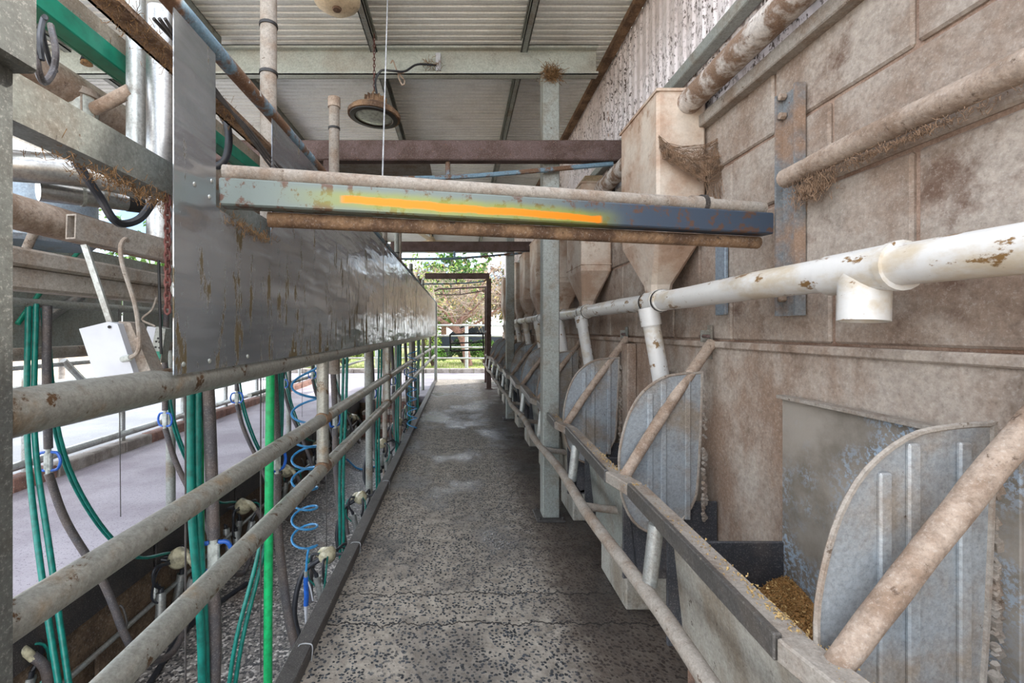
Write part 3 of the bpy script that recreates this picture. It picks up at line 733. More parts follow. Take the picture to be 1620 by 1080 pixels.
for y in (1.72, 2.55, 3.6, 5.2): obj('tie_wire', tube(B(), [(-.562, y, .0), (-.561, y + .01, .045), (-.575, y + .015, .055), (-.61, y + .01, .055), (-.62, y, .03)], .0022, 5, smooth=3), 'white_cord', t)

one('side_rail', rhs(B(), (-.652, .55, 1.58), (-.652, 1.55, 1.575), .05, .07), 'galv_dark', 'grey box rail running from the foreground post to the splash panel', 'rail')
one('top_tube', tube(B(), [(-.60, .3, 1.935), (-.60, 4, 1.935), (-.60, YF, 1.935)], .02, 12), 'blue_rust', 'blue and rusty tube along the top edge of the splash panel', 'rail', smooth=True)
bm = B(); box(bm, (-.735, .3, 1.90), (-.728, 5, 1.965)); box(bm, (-.735, .3, 1.90), (-.675, 5, 1.907))
one('rusty_angle', bm, 'rust_dirt', 'rusty brown steel angle running above the left frame', 'rail')
sb = B(); strands(sb, (-.70, 1.1, 1.90), (.02, .3, .008), 700, .022, .0006, .012); strands(sb, (-.6, 1.25, 1.525), (.02, .07, .008), 500, .025, .0007, .015)
strands(sb, (-.652, .92, 1.535), (.02, .10, .006), 450, .022, .0006, .012)
one('dust_fringe', sb, 'straw', 'matted dust and straw hanging from the left frame rails', 'cobweb', kind='stuff')
t = thing('black_cables', 'thin black cables sagging along the top of the left frame', 'cable', (-.62, 1.2, 1.9))
for k in range(3):
    pts = [(-.64 + .012 * k, .95, 1.90), (-.62, 1.1, 1.87 - .01 * k), (-.60, 1.3, 1.80 + .01 * k), (-.585, 1.45, 1.755 + .012 * k), (-.57, 1.62, 1.81 - .01 * k)]
    obj('cable', tube(B(), pts, .004, 6, smooth=5), 'cord', t)

# ------------------------------------------------------------------ overhead pipework, left
def vpipe(x, y, z0, z1, r, mat, label, name='standpipe', bands=()):
    t = thing(name, label, 'pipe', (x, y, z0)); obj('pipe', tube(B(), [(x, y, z0), (x, y, z1)], r, 18), mat, t, True)
    for z in bands: obj('band', tube(B(), [(x, y, z - .006), (x, y, z + .006)], r + .004, 16), 'black', t, True)
    return t
vpipe(-1.14, 1.6, 1.72, ZR, .029, 'galv', 'slim galvanised standpipe beside the wide white one at upper left')
vpipe(-.985, 1.5, 1.515, 2.3, .042, 'steel', 'wide pale standpipe with rounded foot left of the splash panel')
vpipe(-.80, 1.9, 1.1, ZR, .033, 'dusty_grey', 'tall grey dusty pipe rising to the roof beside the domed lamp', bands=(2.32, 2.52))
t = vpipe(-.72, 2.6, 1.0, 2.56, .029, 'dusty_grey', 'short capped grey pipe left of the round hanging lamp', bands=(2.4, 2.1))
obj('cap', tube(B(), [(-.72, 2.6, 2.52), (-.72, 2.6, 2.575)], .035, 16), 'dusty', t, True)
for k, y in enumerate((3.9, 4.9, 5.6, 6.1, 7.2, 8.8, 9.5)):
    t = vpipe(-.78 - .03 * (k % 2), y, PZ if y < 7.5 else 0.0, 2.55 if k < 4 else 2.3, .026 if k % 2 else .03, 'dusty_grey' if k % 2 else 'galv_dull', '%s upright pipe behind the splash panel, beyond the capped pipe' % ORD[k], bands=(2.2,))
vtop = thing('overhead_beam', 'dusty green painted steel beam slanting away at upper left', 'beam', (-1.2, 2, 2.2))
bm = B(); box(bm, (-1.27, .5, 2.17), (-1.262, 4.5, 2.30)); obj('green_web', bm, 'teal', vtop)
obj('dusty_top', box(B(), (-1.262, .5, 2.235), (-1.21, 4.5, 2.30), .004), 'teal_dust', vtop); obj('green_lip', box(B(), (-1.262, .5, 2.17), (-1.2, 4.5, 2.235), .003), 'teal', vtop)
one('timber_pole', tube(B(), [(-1.36, .3, 2.06), (-1.36, 1.5, 2.08), (-1.36, 5, 2.1)], .065, 14, jit=.03), 'dusty', 'thick dust-brown pipe slanting away below the green beam', 'pipe', smooth=True)
t = thing('milk_line', 'fat shiny stainless milk pipe crossing at upper left', 'pipe', P(125, 272, 1.5))
obj('pipe', tube(B(), [P(-120, 245, 1.3), P(20, 262, 1.4), P(128, 272, 1.5), P(262, 300, 1.62)], .048, 20, smooth=3), 'steel', t, True)
t = thing('milk_filter', 'short capped stainless cylinder slung under the milk pipe', 'pipe', P(130, 310, 1.6))
a, b = P(60, 300, 1.5), P(200, 318, 1.7); d = (b - a).normalized()
obj('body', tube(B(), [a, b], .036, 18), 'steel', t, True); obj('end_cap', tube(B(), [b, b + d * .05], .038, 18), 'black', t, True)
for u in (.45, .7): obj('band', tube(B(), [a.lerp(b, u), a.lerp(b, u + .04)], .039, 18), 'galv_dull', t, True)
t = thing('pump_bowl', 'clear dusty filter bowl with a ribbed grey lid', 'filter', P(126, 170, 1.6))
c = P(126, 170, 1.6)
obj('bowl', lathe(B(), [(0, -.05), (.045, -.05), (.052, -.03), (.054, .03), (0, .03)], 18, Matrix.Translation(c)), 'clear', t, True)
obj('lid', lathe(B(), [(0, .075), (.02, .075), (.02, .06), (.06, .055), (.064, .03), (.0, .03)], 18, Matrix.Translation(c)), 'dusty_grey', t, True)
for k in range(8):
    an = k * math.pi / 4; obj('rib', box(B(), (-.004, -.004, 0), (.004, .004, .05)).__class__ and tube(B(), [c + Vector((.05 * math.cos(an), .05 * math.sin(an), -.04)), c + Vector((.052 * math.cos(an), .052 * math.sin(an), .03))], .004, 5), 'dusty_grey', t)
obj('inlet', tube(B(), [P(150, 172, 1.6), P(165, 165, 1.58), P(206, 143, 1.58)], .022, 12, smooth=4), 'dusty', t, True)
t = thing('cable_loops', 'pair of stiff black cables looping beside the foreground post', 'cable', P(75, 60, 1.2))
obj('cable', tube(B(), [P(66, 95, 1.0), P(63, 60, 1.0), P(68, 32, 1.05), P(72, 28, 1.05), P(66, 45, 1.1), P(78, 95, 1.15), P(88, 112, 1.2)], .006, 8, smooth=6), 'hose_black', t, True)
obj('cable', tube(B(), [P(56, 75, 1.0), P(60, 110, 1.0), P(70, 130, 1.05), P(84, 112, 1.1), P(88, 80, 1.1), P(80, 40, 1.15)], .0075, 8, smooth=6), 'hose_grey', t, True)
one('sagging_cable', tube(B(), [P(120, 255, .95), P(140, 285, .97), P(160, 315, 1.0), P(178, 345, 1.02), P(195, 354, 1.05), P(222, 345, 1.08), P(245, 315, 1.1)], .009, 9, smooth=6), 'hose_black', 'brown cable sagging in a hook shape under the side rail', 'cable', smooth=True)
one('hose_ring', tube(B(), [P(345, 172, 1.5), P(358, 195, 1.5), P(362, 220, 1.5), P(358, 248, 1.5), P(345, 262, 1.5), P(330, 255, 1.5), P(318, 220, 1.5), P(326, 185, 1.5), P(345, 172, 1.5)], .012, 10, smooth=6), 'hose_black', 'black hose ring seen through the gap in the splash panel', 'hose', smooth=True)
# chain
t = thing('hanging_chain', 'rusty steel chain hanging at the left edge of the splash panel', 'chain', P(265, 310, .98))
zc = P(265, 308, .98); n = 18; Lk = .0145
for k in range(n):
    ax = k % 2; pts = []
    for j in range(9):
        a = 2 * math.pi * j / 8; x = .006 * math.cos(a); z = .011 * math.sin(a)
        pts.append(zc + Vector((x if ax else 0, 0 if ax else x, -k * Lk + z)))
    obj('link', tube(B(), pts, .0026, 6, False), 'chain', t)
one('pull_rod', tube(B(), [P(250, 375, 1.5), P(255, 560, 1.5)], .0045, 8), 'black', 'thin dark rod hanging from the foot of the wide pale standpipe', 'rod')
# long service beams over the pit, and the opposite splash panel
one('service_beam', box(box(B(), (-1.33, .6, 1.365), (-1.25, 8.5, 1.435), .008), (-1.345, .6, 1.43), (-1.235, 8.5, 1.485), .008), 'dusty_grey', 'dusty pale beam running over the middle of the pit', 'beam')
one('upper_service_pipe', tube(B(), [(-1.32, .6, 1.60), (-1.32, 8.5, 1.60)], .052, 14), 'dusty', 'dust-caked pipe just above the dusty pit beam', 'pipe', smooth=True)
t = thing('splash_guard', 'grey splash panel on the far side of the pit', 'panel', (-2, 1, 1.2))
for k in range(4): obj('sheet', box(B(), (-2.004, .3 + k * 2.4, 1.17), (-2.0, .3 + k * 2.4 + 2.39, 1.68)), 'galv_dull', t)
obj('foot_tube', tube(B(), [(-2.03, .3, 1.14), (-2.03, 9.9, 1.14)], .033, 14), 'dusty_grey', t, True)
for k, y in enumerate((.9, 3.2, 5.4, 7.6, 9.8)): one('opposite_post', tube(B(), [(-2.035, y, 0), (-2.035, y, 1.75)], .03, 12), 'galv_dull', '%s slim pipe post from the viewer carrying the opposite splash panel' % ORD[k], 'post', 'posts of the opposite splash panel', True)
for i, z in enumerate((.85, .62)): one('opposite_rail', tube(B(), [(-2.035, 4.4, z), (-2.035, 9.9, z)], .022, 10), 'tube', ['upper', 'lower'][i] + ' tube rail on the far side of the pit', 'rail', smooth=True)
one('diagonal_hose', tube(B(), [P(128, 468, 2.38), P(115, 475, 2.34), P(70, 505, 2.2), P(20, 535, 2.1)], .025, 12, smooth=4), 'steel', 'bent pale pipe end in front of the opposite panel', 'pipe', smooth=True)
one('green_conduit', tube(B(), [P(142, 380, 2.42), P(62, 465, 2.1), P(28, 512, 2.0)], .011, 10), 'teal', 'dark green conduit slanting down at the far left', 'conduit', smooth=True)
one('diagonal_stay', tube(B(), [P(62, 348, 1.75), P(40, 398, 1.75)], .016, 12), 'dusty_grey', 'short pale stub pipe between the service beams at left', 'pipe', smooth=True)
bl = one('blue_drum', lathe(B(), [(0, -.12), (.17, -.12), (.19, -.1), (.19, .1), (.17, .12), (0, .12)], 20, Matrix.Translation((-1.75, 1.9, 1.72))), 'galv_blue', 'blue grey round vessel half hidden at far left behind the pipes', 'vessel', smooth=True)

# milk meter control boxes on arms
t = thing('control_arm', 'grey box section arm with an open end holding the white controller', 'bracket', P(180, 375, 1.25))
obj('arm', rhs(B(), P(112, 358, 1.12), P(270, 398, 1.42), .03, .062, .004), 'dusty_grey', t)
obj('drop_bar', beam(B(), P(134, 388, 1.17), P(190, 556, 1.205), .028, .012), 'galv', t)
t = thing('controller', 'large white controller box tilted on a drop bar', 'controller', P(170, 560, 1.15))
Y = 1.15
q = [P(125, 520, Y), P(170, 509, Y), P(186, 512, Y), P(212, 592, Y), P(204, 598, Y), P(152, 600, Y)]
obj('cover', prism(B(), q, (0, .05, 0)), 'white', t)
q = [P(187, 508, Y + .02), P(206, 510, Y + .02), P(240, 590, Y + .02), P(212, 594, Y + .02)]
obj('back_plate', prism(B(), q, (0, .05, 0)), 'dusty_grey', t)
obj('cable_gland', tube(B(), [P(194, 568, Y - .0), P(207, 565, Y - .01)], .008, 10), 'clear', t, True)
obj('lead', tube(B(), [P(205, 566, Y - .01), P(218, 556, Y - .01), P(220, 530, Y), P(213, 480, Y), P(194, 420, Y), P(191, 390, Y + .02), P(198, 378, Y + .03), P(203, 381, Y + .04)], .0055, 8, smooth=6), 'dusty_grey', t, True)
obj('screw', tube(B(), [P(173, 517, Y), P(173, 517, Y - .004)], .004, 8), 'black', t)
t = thing('small_controller', 'smaller white controller with a green keypad behind the chain', 'controller', P(245, 545, 1.8))
Y = 1.8
obj('case', prism(B(), [P(225, 545, Y), P(233, 516, Y), P(247, 518, Y), P(236, 570, Y)], (0, .05, 0)), 'white', t)
obj('keypad', prism(B(), [P(236, 570, Y), P(247, 516, Y), P(262, 520, Y), P(254, 574, Y)], (0, .04, 0)), 'galv_dull', t)
obj('green_label', prism(B(), [P(237, 570, Y - .002), P(240, 555, Y - .002), P(256, 556, Y - .002), P(252, 572, Y - .002)], (0, .003, 0)), 'green_panel', t)
for a, b in ((247, 540), (252, 541), (246, 549), (252, 550), (250, 535)): obj('button', tube(B(), [P(a, b, Y), P(a, b, Y - .004)], .004, 8), 'black', t)
obj('lead', tube(B(), [P(246, 516, Y), P(225, 505, Y), P(240, 490, Y), P(248, 470, Y)], .004, 6, smooth=5), 'dusty_grey', t)

# ------------------------------------------------------------------ lamps, rod, fan
def lamp():
    c = P(592, 183, 2.9)
    t = thing('highbay_lamp', 'round hanging high bay lamp with grey glass hung from a chain', 'lamp', c)
    m = Matrix.Translation(c) @ Matrix.Rotation(R(5), 4, 'Y')
    obj('rim', lathe(B(), [(.118, -.012), (.165, -.012), (.168, .01), (.15, .03), (.06, .045), (.0, .045)], 32, m), 'rust_dirt', t, True)
    obj('lens', lathe(B(), [(0, -.022), (.08, -.02), (.12, -.010)], 32, m), 'lens', t, True)
    obj('lens_ring', lathe(B(), [(.118, -.016), (.122, -.02), (.150, -.018), (.152, -.01)], 32, m), 'black', t, True)
    obj('heat_sink', lathe(B(), [(.0, .12), (.045, .12), (.06, .1), (.062, .045), (0, .045)], 18, m), 'rust_dirt', t, True)
    for k in range(12):
        a = k * math.pi / 6; obj('fin', beam(B(), m @ Vector((.04 * math.cos(a), .04 * math.sin(a), .085)), m @ Vector((.072 * math.cos(a), .072 * math.sin(a), .085)), .006, .06), 'rust_dirt', t)
    obj('hook', tube(B(), [c + Vector((0, 0, .115)), c + Vector((.012, 0, .14)), c + Vector((0, 0, .16)), c + Vector((-.012, 0, .14)), c + Vector((0, 0, .115))], .004, 6, smooth=4), 'rust_dirt', t)
    bm = B(); z = c.z + .16; k = 0
    while z < 3.12:
        pts = [Vector((c.x + (.007 * math.cos(a) if k % 2 else 0), c.y + (0 if k % 2 else .007 * math.cos(a)), z + .012 + .014 * math.sin(a))) for a in [i * math.pi / 3 for i in range(7)]]
        tube(bm, pts, .0025, 4, False); z += .021; k += 1
    obj('chain', bm, 'chain', t, kind='stuff')
    obj('flex', tube(B(), [P(596, 150, 2.9), P(594, 128, 2.9), P(603, 112, 2.9), P(620, 112, 2.9), P(640, 113, 2.95), P(660, 102, 3.0), P(690, 103, 3.05)], .007, 8, smooth=6), 'hose_black', t, True)
    obj('flex_coil', tube(B(), [P(618, 100, 2.95), P(622, 96, 2.95), P(628, 112, 2.95), P(640, 128, 2.95), P(636, 134, 2.95), P(630, 118, 2.95), P(640, 115, 2.95)], .005, 6, smooth=5), 'dusty', t)
lamp()
c = P(533, 8, 2.35)
t = thing('dome_lamp', 'cream enamel dome shade under the roof at the top edge', 'lamp', c)
obj('shade', lathe(B(), [(0, -.015), (.03, -.02), (.08, -.012), (.115, .015), (.12, .03), (.1, .07), (.05, .12), (.04, .17), (0, .17)], 28, Matrix.Translation(c)), 'cream', t, True)
obj('boss', lathe(B(), [(0, -.032), (.02, -.028), (.026, -.015)], 16, Matrix.Translation(c)), 'rust_dirt', t, True)
obj('stem', tube(B(), [c + Vector((0, 0, .16)), Vector((c.x, c.y, ZR))], .01, 8), 'rust_dirt', t)
one('white_rod', tube(B(), [P(613, 0, 2.0).lerp(P(613, 0, 2.0), 0) + Vector((0, 0, .53)), P(613, 0, 2.0), P(605, 283, 1.32)], .0024, 6), 'white_cord', 'thin pale rod dropping from the roof to the marked crossbar', 'rod')
t = thing('junction_box', 'small dusty socket on the roof girder with cobwebs', 'socket', P(693, 103, 3.08))
obj('case', box(B(), P(689, 111, 3.06), P(698, 94, 3.14), .003), 'white', t)
nb_ = B(); strands(nb_, P(683, 103, 3.05), (.03, .008, .015), 60, .05, .0012); obj('cobweb', nb_, 'straw', t, kind='stuff')
t = thing('beam_insulator', 'small black insulator on the pale girder at upper left', 'insulator', P(137, 92, 3.06))
obj('body', lathe(B(), [(0, .06), (.02, .06), (.015, .03), (.03, .02), (.035, 0), (0, 0)], 12, Matrix.Translation(P(137, 97, 3.03))), 'hose_black', t)
obj('socket', lathe(B(), [(0, 0), (.03, 0), (.035, -.02), (0, -.02)], 12, Matrix.Translation(P(137, 97, 3.03))), 'straw', t)
obj('wire', tube(B(), [P(137, 85, 3.03), P(137, 78, 3.04), P(137, 62, 3.09)], .004, 6), 'hose_black', t)
one('torn_carton', prism(prism(B(), [P(628, 275, 3.4), P(640, 259, 3.4), P(668, 259, 3.4), P(655, 279, 3.4)], (0, .12, .02)), [P(600, 279, 3.38), P(660, 276, 3.38), P(660, 281, 3.38), P(600, 282, 3.38)], (0, .1, 0)), 'straw', 'crumpled brown paper scrap lying on pipes behind the marked crossbar', 'scrap')
one('scrap_shelf', box(B(), (-.95, 2.99, 2.34), (-.2, 3.52, 2.355)), 'dusty_grey', 'narrow dusty shelf strip holding the crumpled paper', 'shelf')
one('paper_on_hopper', prism(B(), [(.86, 3.16, 2.277), (1.0, 3.16, 2.277), (.99, 3.17, 2.33), (.87, 3.17, 2.325)], (0, .2, 0)), 'cream', 'tan carton sitting on the second hopper lid', 'carton')
# ceiling fan far away
c = P(682, 382, 8.6)
t = thing('ceiling_fan', 'old cream ceiling fan under the far end of the roof', 'fan', c)
obj('motor', lathe(B(), [(0, .09), (.05, .085), (.085, .03), (.085, -.03), (.04, -.06), (0, -.06)], 18, Matrix.Translation(c)), 'cream', t, True)
obj('downrod', tube(B(), [c + Vector((0, 0, .08)), Vector((c.x, c.y, ZR))], .015, 8), 'cream', t)
obj('lamp_bell', lathe(B(), [(0, -.05), (.04, -.06), (.1, -.2), (0, -.2)], 16, Matrix.Translation(c)), 'cream', t, True)
for k in range(3):
    a = .3 + k * 2 * math.pi / 3; obj('blade', beam(B(), c + Vector((.08 * math.cos(a), .08 * math.sin(a), .02)), c + Vector((.62 * math.cos(a), .62 * math.sin(a), .02)), .11, .006), 'cream', t)

# ================================================================== LEFT: milking gear
def clip_proto(name='hose_clamp'):
    """the plastic shut-off with two blue loops, local origin at its middle"""
    t = thing(name, 'x', 'clamp', (0, 0, 0))
    obj('body', box(B(), (-.016, -.01, -.04), (.016, .01, .04), .004), 'clear', t)
    obj('neck', tube(B(), [(0, 0, -.06), (0, 0, .065)], .011, 10), 'clear', t)
    for s in (-1, 1):
        obj('loop', tube(B(), [(s * .012, 0, .042), (s * .038, 0, .036), (s * .05, 0, .0), (s * .038, 0, -.036), (s * .012, 0, -.042)], .0065, 8, smooth=4), 'blue', t, True)
    return t
def claw_proto():
    t = thing('milking_cluster', 'x', 'milking cluster', (0, 0, 0))
    obj('claw_bowl', lathe(B(), [(0, -.03), (.02, -.03), (.04, -.015), (.048, .01), (.044, .03), (.02, .045), (0, .048)], 18, Matrix.Rotation(R(50), 4, 'Y')), 'claw', t, True)
    obj('outlet', tube(B(), [(.02, 0, .03), (.05, 0, .02), (.075, .01, -.02)], .014, 10, smooth=4), 'claw', t, True)
    obj('milk_tail', tube(B(), [(.07, .01, -.01), (.10, .02, -.06), (.105, .03, -.14), (.08, .05, -.24)], .015, 10, smooth=5), 'hose_grey', t, True)
    for k, (dx, dy, tw) in enumerate(((-.07, -.05, .3), (-.035, .06, -.1), (.0, -.09, .2), (.045, .04, -.25))):
        top = Vector((dx, dy, -.10)); bot = Vector((dx + tw * .08, dy - .02, -.22)); d = (bot - top).normalized()
        sh = obj('teat_cup', tube(B(), [top, bot], .0195, 12), 'galv', t, True)
        obj('liner_mouth', tube(B(), [bot, bot + d * .03], .0235, 12), 'hose_black', sh, True)
        obj('liner_neck', tube(B(), [top - d * .02, top], .011, 10), 'hose_black', sh, True)
        obj('short_milk_tube', tube(B(), [(dx * .3, dy * .3, .0), (dx * 1.3, dy * 1.3, .02), (dx * 1.5, dy * 1.4, -.04), tuple(top - d * .015)], .0075, 8, smooth=5), 'hose_black', t, True)
        obj('short_air_tube', tube(B(), [(dx * .2, dy * .2, .02), (dx * 1.8, dy * 1.2, -.0), (dx * 1.9, dy * 1.5, -.1), (dx + .012, dy, -.15)], .0045, 6, smooth=5), 'hose_teal' if k % 2 else 'hose_black', t, True)
    return t
c0, k0 = clip_proto(), claw_proto()
used = [False, False]
def place(proto, idx, loc, rz, s, label, group, ry=0):
    o = proto if not used[idx] else copytree(proto); used[idx] = True
    o.location = loc; o.rotation_euler = (0, ry, rz); o.scale = (s, s, s); o['label'] = label; o['group'] = group; return o
# rail on the far pit wall and the near one
one('pit_rail', tube(B(), [(-1.855, -.8, -.40), (-1.855, 8.2, -.40)], .014, 10), 'galv', 'slim steel rail low along the far pit wall', 'rail', smooth=True)
for k in range(9):
    one('rail_hook', tube(B(), [(-1.87, .6 + k * .95, -.26), (-1.85, .6 + k * .95, -.28), (-1.83, .6 + k * .95, -.36), (-1.85, .6 + k * .95, -.4)], .006, 6, smooth=3), 'dark_steel', '%s bent steel hook from the viewer holding the far pit rail' % ORD[k], 'hook', 'pit rail hooks')
def hose(pts, r, mat, sm=6): return tube(B(), pts, r, 10, True, sm), mat
def hose_thing(name, label, parts, cat='hose', group=None):
    t = thing(name, label, cat, parts[0][1][0], group)
    for pn, pts, r, mat in parts: obj(pn, tube(B(), pts, r, 10, True, 6), mat, t, True)
    return t
# far side stalls: clip hangs over the platform edge, milk hose swings down to the cluster on the pit wall
YC = [2.1, 2.93, 3.87, 4.9, 5.85, 6.75]
for k, y in enumerate(YC):
    clip = Vector((-1.9, y, .645 + .03 * (k > 0)))
    cl = Vector((-1.80, y + .82 - (.0 if k else .02), -.21))
    place(c0, 0, clip, .15 * (-1) ** k, 1.0, '%s blue-looped hose clamp along the far side of the pit' % ORD[k], 'far side hose clamps')
    place(k0, 1, cl, -.3 + .5 * random.random(), 1.4, '%s milking cluster hooked on the far pit wall, from the left' % ORD[k + 1], 'far side milking clusters')
    hose_thing('milk_hose', '%s grey milk hose along the far side of the pit' % ORD[k],
               [('upper_hose', [(-1.86, y - .05, 1.36), (-1.89, y - .02, 1.0), tuple(clip + Vector((0, 0, .06)))], .0175, 'hose_grey'),
                ('lower_hose', [tuple(clip + Vector((0, 0, -.055))), tuple(clip + Vector((.05, .04, -.3))), (-1.72, y + .1, .02), (-1.6, y + .14, -.33), (-1.58, y + .4, -.52), (-1.68, y + .78, -.44)], .0175, 'hose_grey')], 'hose', 'far side milk hoses')
    hose_thing('pulse_hose', '%s pair of slim teal pulse hoses on the far side of the pit' % ORD[k],
               [('tube', [(-1.93 + dx, y + .0, 1.36), (-1.91 + dx, y + .05, .75), (-1.87 + dx, y + .2, .32), (-1.82 + dx, y + .42, .0), (-1.79, y + .7, -.12)], .008, 'hose_teal') for dx in (0, .02)], 'hose', 'far side pulse hoses')
    one('thin_cord', tube(B(), [(-1.8, y + .3, 1.36), (-1.82, y + .34, .25)], .0025, 5), 'cord', '%s thin dark pull cord on the far side of the pit' % ORD[k], 'cord', 'pull cords')
# partial cluster at the bottom left corner
place(k0, 1, P(8, 1040, 1.95), .2, 1.3, 'milking cluster cut off at the bottom left corner', 'far side milking clusters')
# far side pulse hoses in front at left: two teal hoses sweeping down from near the post
hose_thing('pulse_hose', 'pair of teal hoses nearest the foreground post at far left',
           [('tube', [P(45, 480, 2.0), P(43, 690, 2.0), P(62, 880, 1.85), P(97, 1110, 1.75)], .0115, 'hose_teal'), ('tube', [P(57, 480, 2.02), P(55, 690, 2.02), P(80, 880, 1.87), P(113, 1110, 1.77)], .0115, 'hose_teal'),
            ('ferrule', [P(43, 640, 2.0), P(43, 692, 2.0)], .0085, 'white_cord'), ('ferrule', [P(54, 640, 2.02), P(55, 692, 2.02)], .0085, 'white_cord')])
# near side stalls behind the rump rail
def hx(px, Y): return (px - VX) * Y / F
for k, (px, Y) in enumerate(((338, 1.5), (438, 2.05), (530, 2.95), (590, 4.1), (622, 5.1), (643, 6.2), (656, 7.2))):
    x = hx(px, Y); cz = [.505, .66, .67, .68, .68, .68, .68][k]
    place(c0, 0, (x, Y, cz), 1.1 if k else .3, 1.0 if k else 1.1, '%s blue-looped hose clamp on the near side of the pit' % ORD[k], 'near side hose clamps')
    bot = [(x + .0, Y + .0, -.55), (x + .1, Y - .02, -.2), (x + .05, Y + .1, -.25), (x + .06, Y + .1, -.28), (x + .05, Y + .1, -.28), (x + .05, Y + .1, -.28), (x + .04, Y, -.3)][k]
    hose_thing('milk_hose', '%s grey milk hose on the near side of the pit' % ORD[k],
               [('upper_hose', [(x - .02, Y - .03, 1.36), (x - .01, Y - .01, 1.0), (x, Y, cz + .06)], .0195, 'hose_grey'),
                ('lower_hose', [(x, Y, cz - .055), (x + .005, Y, cz - .3), (.5 * (x + bot[0]), .5 * (Y + bot[1]), .0), bot], .0195, 'hose_grey')], 'hose', 'near side milk hoses')
    if k > 1: hose_thing('pulse_hose', '%s pair of teal pulse hoses on the near side of the pit' % ORD[k],
               [('tube', [(x + .05 + dx, Y + .03, 1.36), (x + .05 + dx, Y, .85), (x + .03 + dx, Y, .3), (x + .04 + dx, Y - .02, -.3)], .0095, 'hose_teal') for dx in (0, .024)], 'hose', 'near side pulse hoses')
    one('thin_cord', tube(B(), [(x - .02, Y - .12, 1.36), (x - .02, Y - .12, -.2)], .003, 5), 'cord', '%s thin dark cord on the near side of the pit' % ORD[k], 'cord', 'near side cords')
# the thick teal bundle
Y = 1.45
hose_thing('hose_bundle', 'bundle of three thick teal hoses hanging by the nearest near-side clamp',
           [('tube', [P(300, 560, Y), P(303, 800, Y), P(318, 1000, Y), P(320, 1200, Y)], .0125, 'hose_teal'), ('tube', [P(313, 560, Y + .02), P(314, 800, Y + .02), P(324, 1000, Y + .02), P(328, 1200, Y + .02)], .0125, 'hose_teal'), ('tube', [P(319, 560, Y + .05), P(320, 800, Y + .05), P(322, 900, Y + .05)], .006, 'hose_green')])
hose_thing('wash_hose', 'single bright green wash hose hanging straight down', [('hose', [P(428, 560, 1.95), P(426, 760, 1.95), P(424, 1000, 1.95), P(424, 1160, 1.95)], .0185, 'hose_green')])
hose_thing('pulse_hose', 'two slim teal hoses sweeping left beside the bright green hose',
           [('tube', [P(440, 560, 2.1), P(438, 700, 2.1), P(412, 860, 2.0), P(374, 1010, 1.9), P(355, 1140, 1.85)], .009, 'hose_teal'), ('tube', [P(446, 560, 2.12), P(444, 700, 2.12), P(420, 860, 2.02), P(384, 1010, 1.92), P(364, 1140, 1.87)], .009, 'hose_teal')])
# coiled airline and its gun
t = thing('coiled_airline', 'bright blue spiral air hose with a blue and white wash gun', 'hose', P(482, 590, 2.3))
Yc = 2.3; pts = []; z0, z1 = P(0, 575, Yc).z, P(0, 862, Yc).z; turns = 8; xc = hx(482, Yc)
N = int(turns * 16)
for i in range(N + 1):
    u = i / N; a = 2 * math.pi * turns * u; sag = u ** .8
    pts.append((xc + .062 * math.cos(a), Yc + .062 * math.sin(a), z0 + (z1 - z0) * sag + .008 * math.sin(a)))
obj('coil', tube(B(), pts, .0058, 8), 'hose_blue', t, True)
obj('tail', tube(B(), [pts[-1], P(488, 870, Yc), P(484, 906, Yc)], .0058, 8, smooth=4), 'hose_blue', t, True)
obj('fitting', tube(B(), [P(484, 903, Yc), P(484, 914, Yc)], .009, 10), 'galv', t)
obj('grip', tube(B(), [P(484, 912, Yc), P(484, 925, Yc), P(485, 940, Yc), P(484, 957, Yc)], .0125, 10), 'blue', t, True)
obj('nozzle', tube(B(), [P(484, 955, Yc), P(485, 1000, Yc)], .011, 10, r2=.004), 'white', t, True)
obj('trigger', tube(B(), [P(486, 918, Yc), P(491, 930, Yc), P(495, 950, Yc)], .004, 8, smooth=3), 'white', t, True)
t = thing('coiled_airline', 'distant blue spiral air hose near the end of the rails', 'hose', P(652, 580, 5.6))
Yc = 5.6; xc = hx(652, Yc); pts = [(xc + .06 * math.cos(i * .45), Yc + .06 * math.sin(i * .45), 1.0 - i * .0085) for i in range(130)]
obj('coil', tube(B(), pts, .006, 6), 'hose_blue', t, True)
# near side clusters hooked over the kerb
for k, (px, py, Y, sy) in enumerate(((528, 880, 2.74, 0), (580, 788, 3.65, 0), (613, 702, 4.7, 0), (640, 668, 5.7, 0), (655, 645, 6.8, 0))):
    p = P(px - 8, py, Y)
    place(k0, 1, p, 2.6 + .3 * k, 1.15, '%s milking cluster lying inside the near pit edge' % ORD[k], 'near side milking clusters')
    hose_thing('cluster_hose', '%s black looping hose inside the near pit edge' % ORD[k], [('hose', [tuple(p + Vector((-.03, 0, .0))), tuple(p + Vector((-.14, -.05, -.08))), tuple(p + Vector((-.17, -.1, -.28))), tuple(p + Vector((-.1, -.12, -.45))), tuple(p + Vector((.0, -.1, -.42)))], .0155, 'hose_black')], 'hose', 'looping cluster hoses')
for k, (a, b, c_, d) in enumerate((((640, 690, 3.5), (668, 780, 3.3), (640, 840, 3.2), (590, 850, 3.2)),)):
    pass
hose_thing('floor_hose', 'blue hose curling across the pit floor near the steps', [('hose', [(-1.6, 6.4, -.56), (-1.3, 6.0, -.585), (-1.0, 6.3, -.585), (-.8, 6.1, -.57)], .013, 'hose_blue')])
hose_thing('floor_hose', 'black hose lying along the foot of the far pit wall', [('hose', [(-1.7, 1.6, -.585), (-1.6, 2.2, -.585), (-1.68, 2.8, -.585), (-1.55, 3.3, -.585)], .016, 'hose_black')])
